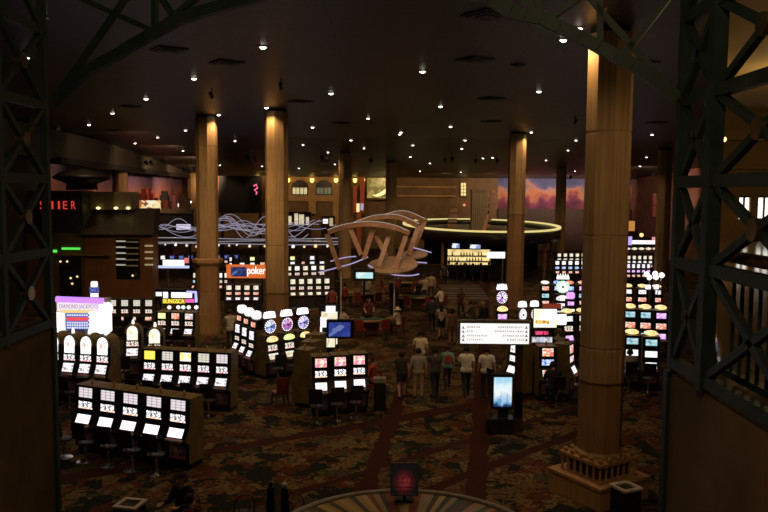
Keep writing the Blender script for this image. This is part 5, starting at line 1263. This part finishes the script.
def person(label, pos, rz, pose, top, tc, leg, lc, hair=(.03, .02, .015), longh=False, s=1.0, skin=None, extra=None, group=None):
    kit = body_kit(pose); t = thing('person', label, 'person', pos, rz, group); t.scale = (s, s, s)
    def part(name, me, mat):
        o = bpy.data.objects.new(name, me); COL.objects.link(o); o.parent = t
        if mat: repaint(o, mat)
        return o
    part('body', kit['body'], skin)
    part('hair', kit['long_hair' if longh else 'hair'], cloth(hair))
    part(top, kit[top], cloth(tc))
    if leg: part(leg, kit[leg], cloth(lc))
    part('shoes', kit['shoes'], cloth((.03, .025, .02)))
    if extra == 'backpack': MB().box(-.13, .13, -.30, -.13, 1.08, 1.42).build('backpack', cloth((.35, .07, .05)), t, bevel=.04)
    if extra == 'hat': MB().lathe([(.20, 1.24), (.20, 1.26), (.11, 1.27), (.10, 1.37), (.02, 1.39)], 18, c=(0, .08, 0)).build('hat', cloth((.7, .62, .45)), t, True)
    if extra == 'cap': MB().lathe([(.115, 1.71), (.11, 1.76), (.07, 1.81), (.01, 1.82)], 18, c=(0, .03, 0)).build('cap', cloth((.75, .7, .65)), t, True)
    return t
WHT = (.80, .76, .70); DK = (.022, .022, .028); KHA = (.30, .22, .12)
person('person in a white T-shirt and dark trousers walking away, nearer the other walkers', fl(466, 396), .05, 'walk', 'shirt', WHT, 'trousers', DK)
person('person in a white T-shirt and dark trousers walking away, beside the portrait video kiosk', fl(486, 397), -.05, 'stand', 'shirt', (.74, .70, .64), 'trousers', DK, s=1.0)
person('person in a pale yellow shirt and khaki trousers walking away along the carpet', fl(420, 376), .1, 'walk', 'shirt', (.74, .64, .42), 'trousers', KHA, s=1.0)
person('person with long dark hair in a dark dress walking beside a companion in shorts', fl(401.5, 398), .05, 'walk', 'dress', (.035, .032, .030), None, None, longh=True, s=.93, hair=(.05, .025, .015))
person('person in a grey patterned shirt and khaki shorts seen from behind', fl(418, 398), 0, 'stand', 'shirt', (.30, .29, .26), 'shorts', KHA, s=.99)
person('person in a dark patterned shirt and black trousers in the walking group', fl(435, 396), .1, 'walk', 'shirt', (.075, .068, .072), 'trousers', (.015, .015, .018), s=.96)
person('person in a teal top with a red backpack in the walking group', fl(447, 388), .05, 'walk', 'shirt', (.16, .36, .34), 'trousers', DK, s=.88, extra='backpack')
person('person in a pinkish white top and black shorts on the far walkway', fl(441, 338), 0, 'walk', 'shirt', (.52, .40, .34), 'shorts', (.02, .02, .02), longh=True, s=.95)
person('person in a dark blue-grey jacket walking towards the oval bar', fl(432, 331), 0, 'walk', 'jacket', (.055, .06, .075), 'trousers', DK, s=1.03)
person('person in a dull pink dress on the far walkway beside the directory sign', fl(452, 344), .2, 'stand', 'dress', (.20, .085, .06), None, None, longh=True, s=.95)
person('person in reddish brown clothes at the foot of the carpeted steps', fl(461, 318), 2.6, 'walk', 'shirt', (.15, .07, .045), 'trousers', (.06, .035, .025), s=.97)
person('person with blond hair in dark clothes above the directory sign', fl(483, 337), .6, 'stand', 'jacket', (.03, .03, .028), 'trousers', DK, hair=(.45, .32, .16), s=1.0)
person('person in a grey coat bending forward above the directory sign', fl(473, 334), 1.2, 'lean', 'jacket', (.10, .09, .08), 'trousers', DK, s=.95)
person('person in a grey shirt standing beside the banded column pedestal', fl(231, 350), .4, 'lean', 'shirt', (.36, .32, .27), 'trousers', DK, s=1.02)
# card tables with players
FELT = M('green_felt', (.02, .07, .035), .2, 9, .9); RAIL = M('table_rail', (.25, .13, .06), rough=.35)
tb = thing('card_table', 'x', 'gaming table')
arc_ = [(1.15 * math.cos(a), 1.0 * math.sin(a) - .15) for a in [PI + PI * k / 16 for k in range(17)]]
MB().prism(arc_, .74, .78, 'XY').build('felt_top', FELT, tb)
m_ = MB(); m_.tube([(x, y, .765) for x, y in arc_], .065, 8); m_.build('padded_rail', RAIL, tb)
MB().box(-.45, .45, -.65, -.2, .06, .74).build('pedestal', DKWOOD, tb); MB().box(-.55, .55, -.75, -.1, 0, .06).build('foot', BLACK, tb)
m_ = MB(); m_.box(-.45, .45, -.30, -.16, .781, .81); m_.build('chip_tray', CHROME, tb)
KT = Kind(tb)
TAB = [((368, 333), .15, 'card table with a pale rail beneath the cyan television'), ((419, 308), -.1, 'card table beside the white post of the ribbon sculpture'), ((366, 304), .1, 'card table behind the blue television kiosk'),
       ((300, 322), .2, 'card table between the wheel machines and far slot rows'), ((405, 292), 0, 'card table under the far neon edge of the ribbon sculpture')]
SEATN = 0
def seat(p, rz, lab):
    CH.put(tuple(p), rz, lab, 'red chairs at the card tables')
for k, (uv, rz, lab) in enumerate(TAB):
    c = fl(*uv); KT.put((c.x, c.y, 0), rz, lab, 'card tables')
    Rm = Matrix.Rotation(rz, 3, 'Z')
    for j, a in enumerate((-150, -110, -70, -30)):
        q = c + Rm @ Vector((1.62 * math.cos(math.radians(a)), 1.45 * math.sin(math.radians(a)) - .15, 0))
        if k == 3 and j > 1: continue
        seat(q, rz + math.radians(a + 90), 'red-seated chair, %s round the %s' % (ORD[j], lab.replace('card table', 'table').split(' with')[0]) if k else 'red-seated chair, %s round the table beneath the cyan television' % ORD[j])
def at_table(k, a, r=1.62): 
    c = fl(*TAB[k][0]); Rm = Matrix.Rotation(TAB[k][1], 3, 'Z'); return c + Rm @ Vector((r * math.cos(math.radians(a)), r * .9 * math.sin(math.radians(a)) - .15, 0)), TAB[k][1] + math.radians(a + 90)
LIST = [(0, -150, 'white shirt sitting at the table beneath the cyan television', (.55, .48, .42), 'sitlean', None), (0, -30, 'cream hat and pale shirt sitting beneath the cyan television', (.55, .45, .35), 'sitlean', 'hat'),
        (1, -150, 'dark top sitting beside the white post of the ribbon sculpture', (.05, .03, .04), 'sit', None), (1, -30, 'pale shirt sitting beside the white post of the ribbon sculpture', (.50, .42, .36), 'sitlean', None),
        (2, -150, 'red shirt sitting behind the blue television kiosk', (.30, .05, .03), 'sit', None), (3, -150, 'dark jacket sitting between the wheel machines and far rows', (.04, .035, .03), 'sit', None), (4, -30, 'tan shirt sitting under the far neon edge', (.30, .18, .10), 'sit', None), (4, -110, 'dark shirt sitting under the far neon edge', (.06, .04, .04), 'sit', None)]
for k, a, lab, c, pose, ex in LIST:
    p, rz = at_table(k, a, 1.62); person('person in a ' + lab, (p.x, p.y, .05), rz, pose, 'shirt', c, 'trousers', DK, extra=ex)
for k, lab, c in ((0, 'dealer in dark red standing behind the table beneath the cyan television', (.16, .04, .04)), (1, 'dealer in black standing behind the table by the white post', (.03, .02, .03)), (2, 'dealer in white leaning at the table behind the blue television kiosk', (.52, .46, .40))):
    c0 = fl(*TAB[k][0]); person('person, ' + lab, (c0.x, c0.y + .45, 0), PI + TAB[k][1], 'lean', 'shirt', c, 'trousers', DK)
for k, (u, v, lab, c, rz) in enumerate(((424, 303, 'pale shirt standing at the far end of the card tables', (.48, .38, .28), .6), (431, 299, 'tan jacket walking towards the oval bar', (.30, .22, .15), .1), (444, 287, 'dark coat on the carpet before the oval bar', (.04, .04, .05), 0), (326, 338, 'white shirt beside the white light boxes', (.55, .48, .42), -1.2), (332, 318, 'dark red shirt behind the white light boxes', (.25, .05, .03), .4))):
    person('person in a ' + lab, fl(u, v), rz, 'stand' if k % 2 else 'walk', 'shirt', c, 'trousers', DK)
for k in range(6):
    u = 449 + k * 8; p = at_y(u, 266, 61.6 + abs(k - 3) * .35); ST.put((p.x, p.y, 0), 0, 'stool at the far bar counter, %s from the ribbon sculpture' % ORD[k], 'stools at the far bar'); person('person in dark clothes sitting at the far bar counter, %s from the ribbon sculpture' % ORD[k], (p.x, p.y + .02, .175), 0, 'sit', 'jacket', (.03, .025, .022), 'trousers', DK, s=.92, group='patrons at the far bar')
# players at machines
p = fl(543, 404); person('person in black sitting at the carousel machine under the twin display', (cc.x + .1, cc.y - RC - .78, .14), 0, 'sitlean', 'jacket', (.015, .015, .017), 'trousers', DK)
p = fl(631, 387); person('person in a pale top sitting at the machine row by the near column', (p.x - .27, p.y - .63, .145), -.15, 'sit', 'shirt', (.30, .26, .22), 'trousers', DK)
p = fl(566, 362); person('person in a light cap and dark jacket standing at the gold-topped machines', (p.x - .45, p.y - .85, 0), .1, 'lean', 'jacket', (.08, .06, .05), 'trousers', DK)
p = fl(374, 410); person('person in a red shirt sitting by the pink-screened island podium', (p.x - .05, p.y + 1.6, .05), 1.4, 'sit', 'shirt', (.32, .05, .03), 'trousers', DK)
seat(Vector((p.x - .05, p.y + 1.6, 0)), 1.4, 'chair under the red-shirted person by the island podium')
q = fl(280, 405); CH.put((q.x, q.y, 0), .5, 'red-seated dark wooden chair standing alone by the olive island corner', None)

# ------------------------------------------------------------------ nearest things on the carpet
bn = thing('waste_bin', 'x', 'bin')
MB().box(-.23, .23, -.23, .23, 0, .82).build('body', BLACK, bn, bevel=.015)
m_ = MB()
for a in ((-.25, .25, -.25, -.16), (-.25, .25, .16, .25), (-.25, -.17, -.16, .16), (.17, .25, -.16, .16)): m_.box(a[0], a[1], a[2], a[3], .83, .875)
m_.build('top_rim', M('pale_rim', (.45, .40, .34), rough=.3), bn)
MB().box(-.17, .17, -.16, .16, .826, .832).build('dark_opening', M('opening_black', (.02, .018, .016)), bn)  # near-black plate stands for the shaded opening inside the rim
KBn = Kind(bn)
zt3 = .87
p = at_z(626, 486, zt3); KBn.put((p.x, p.y, 0), .45, 'square black waste bin with pale rim beside the balustraded column base', None)
p = at_z(130, 503, zt3); KBn.put((p.x, p.y, 0), -.2, 'square black waste bin with pale rim near the seated people', None)
KBn.drop()
# round feature table with radial top and poster
PC = at_z(403, 490, .92); RT = 2.55
t = thing('round_display_table', 'large round display table with a colourful radial starburst top', 'table', (PC.x, PC.y - RT, 0))
MB().lathe([(RT - .5, 0), (RT - .4, .8), (RT - .02, .86), (RT - .02, .9)], 56).build('drum', DKWOOD, t, True)
MB().lathe([(RT - .14, .9), (RT - .14, .915)], 72).build('starburst_top', RADIAL('starburst', [(.30, .17, .05), (.10, .045, .02), (.36, .26, .12), (.03, .05, .06), (.16, .045, .025), (.26, .20, .12), (.05, .04, .025), (.33, .15, .05)], 120, 0), t)
m_ = MB(); m_.tube([((RT - .06) * math.cos(2 * PI * k / 72), (RT - .06) * math.sin(2 * PI * k / 72), .905) for k in range(72)], .07, 8, True); m_.build('grey_rim', M('grey_stone_rim', (.22, .21, .18)), t, True)
Yp = PC.y - .55
s = Sgn('poster_stand', 'framed dark poster with a red glowing picture standing on the round table', 'sign', 404.5, 479, Yp)
s.pan('frame', 390.5, 463, 418.5, 496, M('frame_grey', (.14, .125, .10)), 0, .04)
m, nt, out = nodes_of('poster_print')
tc = nt.nodes.new('ShaderNodeTexCoord'); mp = nt.nodes.new('ShaderNodeMapping'); mp.inputs['Location'].default_value = (-.5 * 1.9, -.5, -.42 * 1.9); mp.inputs['Scale'].default_value = (1.9, 1, 1.9)
nt.links.new(tc.outputs['Generated'], mp.inputs[0]); gr = nt.nodes.new('ShaderNodeTexGradient'); gr.gradient_type = 'SPHERICAL'; nt.links.new(mp.outputs[0], gr.inputs[0])
nn = noise(nt, coord(nt, 'Generated', (5, 1, 7)), 1.6, 4); mu = nt.nodes.new('ShaderNodeMath'); mu.operation = 'MULTIPLY'; nt.links.new(gr.outputs[1], mu.inputs[0]); nt.links.new(nn, mu.inputs[1])
bsdf(nt, out, ramp(nt, mu.outputs[0], [(0.0, (.012, .010, .010)), (.15, (.10, .012, .014)), (.35, (.45, .05, .06)), (.6, (.75, .30, .30))]), .4)
m.node_tree.links.new(m.node_tree.nodes['Principled BSDF'].inputs['Base Color'].links[0].from_socket, m.node_tree.nodes['Principled BSDF'].inputs['Emission Color']); m.node_tree.nodes['Principled BSDF'].inputs['Emission Strength'].default_value = .42
s.pan('poster', 391.5, 464, 417.5, 495, m, -.012, 0)
for v, a, b in ((487, 394, 415), (491.5, 396, 412)):
    mm = MB(); z = s.pt(0, v).z; u = a
    while u < b: mm.box(s.pt(u, v).x, s.pt(u + 1.1, v).x, -.016, -.012, z - .012, z + .012); u += 1.6
    mm.build('poster_lettering', M('poster_ink', (.40, .16, .15)), s.t)
MB().box(-.18, .18, -.1, .16, .925 - 0, .945).build('stand_foot', BLACK, s.t)
q = s.pt(404, 496); MB().box(-.03, .03, .0, .04, .93, q.z + .05).build('stem', BLACK, s.t)
# seated people and chairs at the bottom edge
m_ = thing('bentwood_chair', 'x', 'chair')
MB().lathe([(.21, .44), (.22, .455), (.21, .475), (.02, .48)], 18).build('seat', VINYL, m_)
for sx in (-1, 1):
    MB().tube([(.15 * sx, .15, .45), (.19 * sx, .19, 0)], .018).build('leg', DKWOOD, m_); MB().tube([(.15 * sx, -.15, .45), (.19 * sx, -.21, 0)], .018).build('leg', DKWOOD, m_)
MB().tube([(-.19, -.17, .45), (-.20, -.22, .75)] + [(-.20 * math.cos(PI * k / 8), -.23 - .02 * math.sin(PI * k / 8), .75 + .20 * math.sin(PI * k / 8)) for k in range(1, 8)] + [(.20, -.22, .75), (.19, -.17, .45)], .018, 8).build('bow_back', DKWOOD, m_)
MB().tube([(-.10, -.17, .46), (-.11, -.22, .72)] + [(-.11 * math.cos(PI * k / 6), -.23, .72 + .12 * math.sin(PI * k / 6)) for k in range(1, 6)] + [(.11, -.22, .72), (.10, -.17, .46)], .010, 6).build('inner_bow', DKWOOD, m_)
KC = Kind(m_)
for k, (u, v, rz, lab) in enumerate(((241, 494, .3, 'dark bow-backed chair at the bottom edge between seated people and dark figures'), (301, 492, -.5, 'dark bow-backed chair touching the round starburst table'))):
    p = at_z(u, v, .95); KC.put((p.x, p.y + .22, 0), rz, lab, 'bow-backed cafe chairs')
p1 = at_z(184, 474, 1.39); p2 = at_z(196, 488, 1.34)
person('person in black sitting near the bottom edge, head turned down', (p1.x, p1.y, .062), 2.6, 'sit', 'jacket', (.008, .008, .010), 'trousers', (.01, .01, .012), hair=(.012, .010, .008))
person('person in a dark red top sitting in front of a person in black', (p2.x, p2.y - .35, .095), 1.0, 'sit', 'shirt', (.09, .015, .015), 'trousers', DK, s=.92, skin=SKIN2)
for (pp, rz, lab, dz) in ((p1, 2.6, 'dark bow-backed chair under the seated person in black', 0), (p2 + Vector((0, -.35, 0)), 1.0, 'dark bow-backed chair under the person in dark red', 0)):
    KC.put((pp.x, pp.y, 0), rz, lab, 'bow-backed cafe chairs')
KC.drop(); CH.drop(); KT.drop(); ST.drop()
for k, (u, lab) in enumerate(((270.5, 'tall dark standing figure-shaped post lamp, unlit, at the bottom edge'), (284.5, 'second tall dark post lamp at the bottom edge, nearer the round table'))):
    p = at_z(u, 480 + k, 1.25)
    t = thing('rope_post', 'dark post with a small pale knob at the bottom edge, %s the round table' % ('farther from' if k == 0 else 'nearer'), 'post', (p.x, p.y, 0), 0, 'dark posts at the bottom edge')
    MB().lathe([(.14, 0), (.14, .04), (.09, .08), (.075, .3), (.085, .7), (.07, 1.05), (.085, 1.08), (.06, 1.12)], 14).build('shaft', BLACK, t, True); MB().ball((0, 0, 1.17), .06, 2).build('knob', PALE if k else BLACK, t, True)

# ------------------------------------------------------------------ ambient light and view
w = bpy.data.worlds.new('hall_ambient'); SC.world = w; w.use_nodes = True
w.node_tree.nodes['Background'].inputs[0].default_value = (1.0, .72, .45, 1); w.node_tree.nodes['Background'].inputs[1].default_value = 0.012
vs = SC.view_settings; vs.view_transform = 'Standard'; vs.look = 'None'; vs.exposure = 0.0; vs.gamma = 1.0; vs.use_curve_mapping = False
SC.display_settings.display_device = 'sRGB'
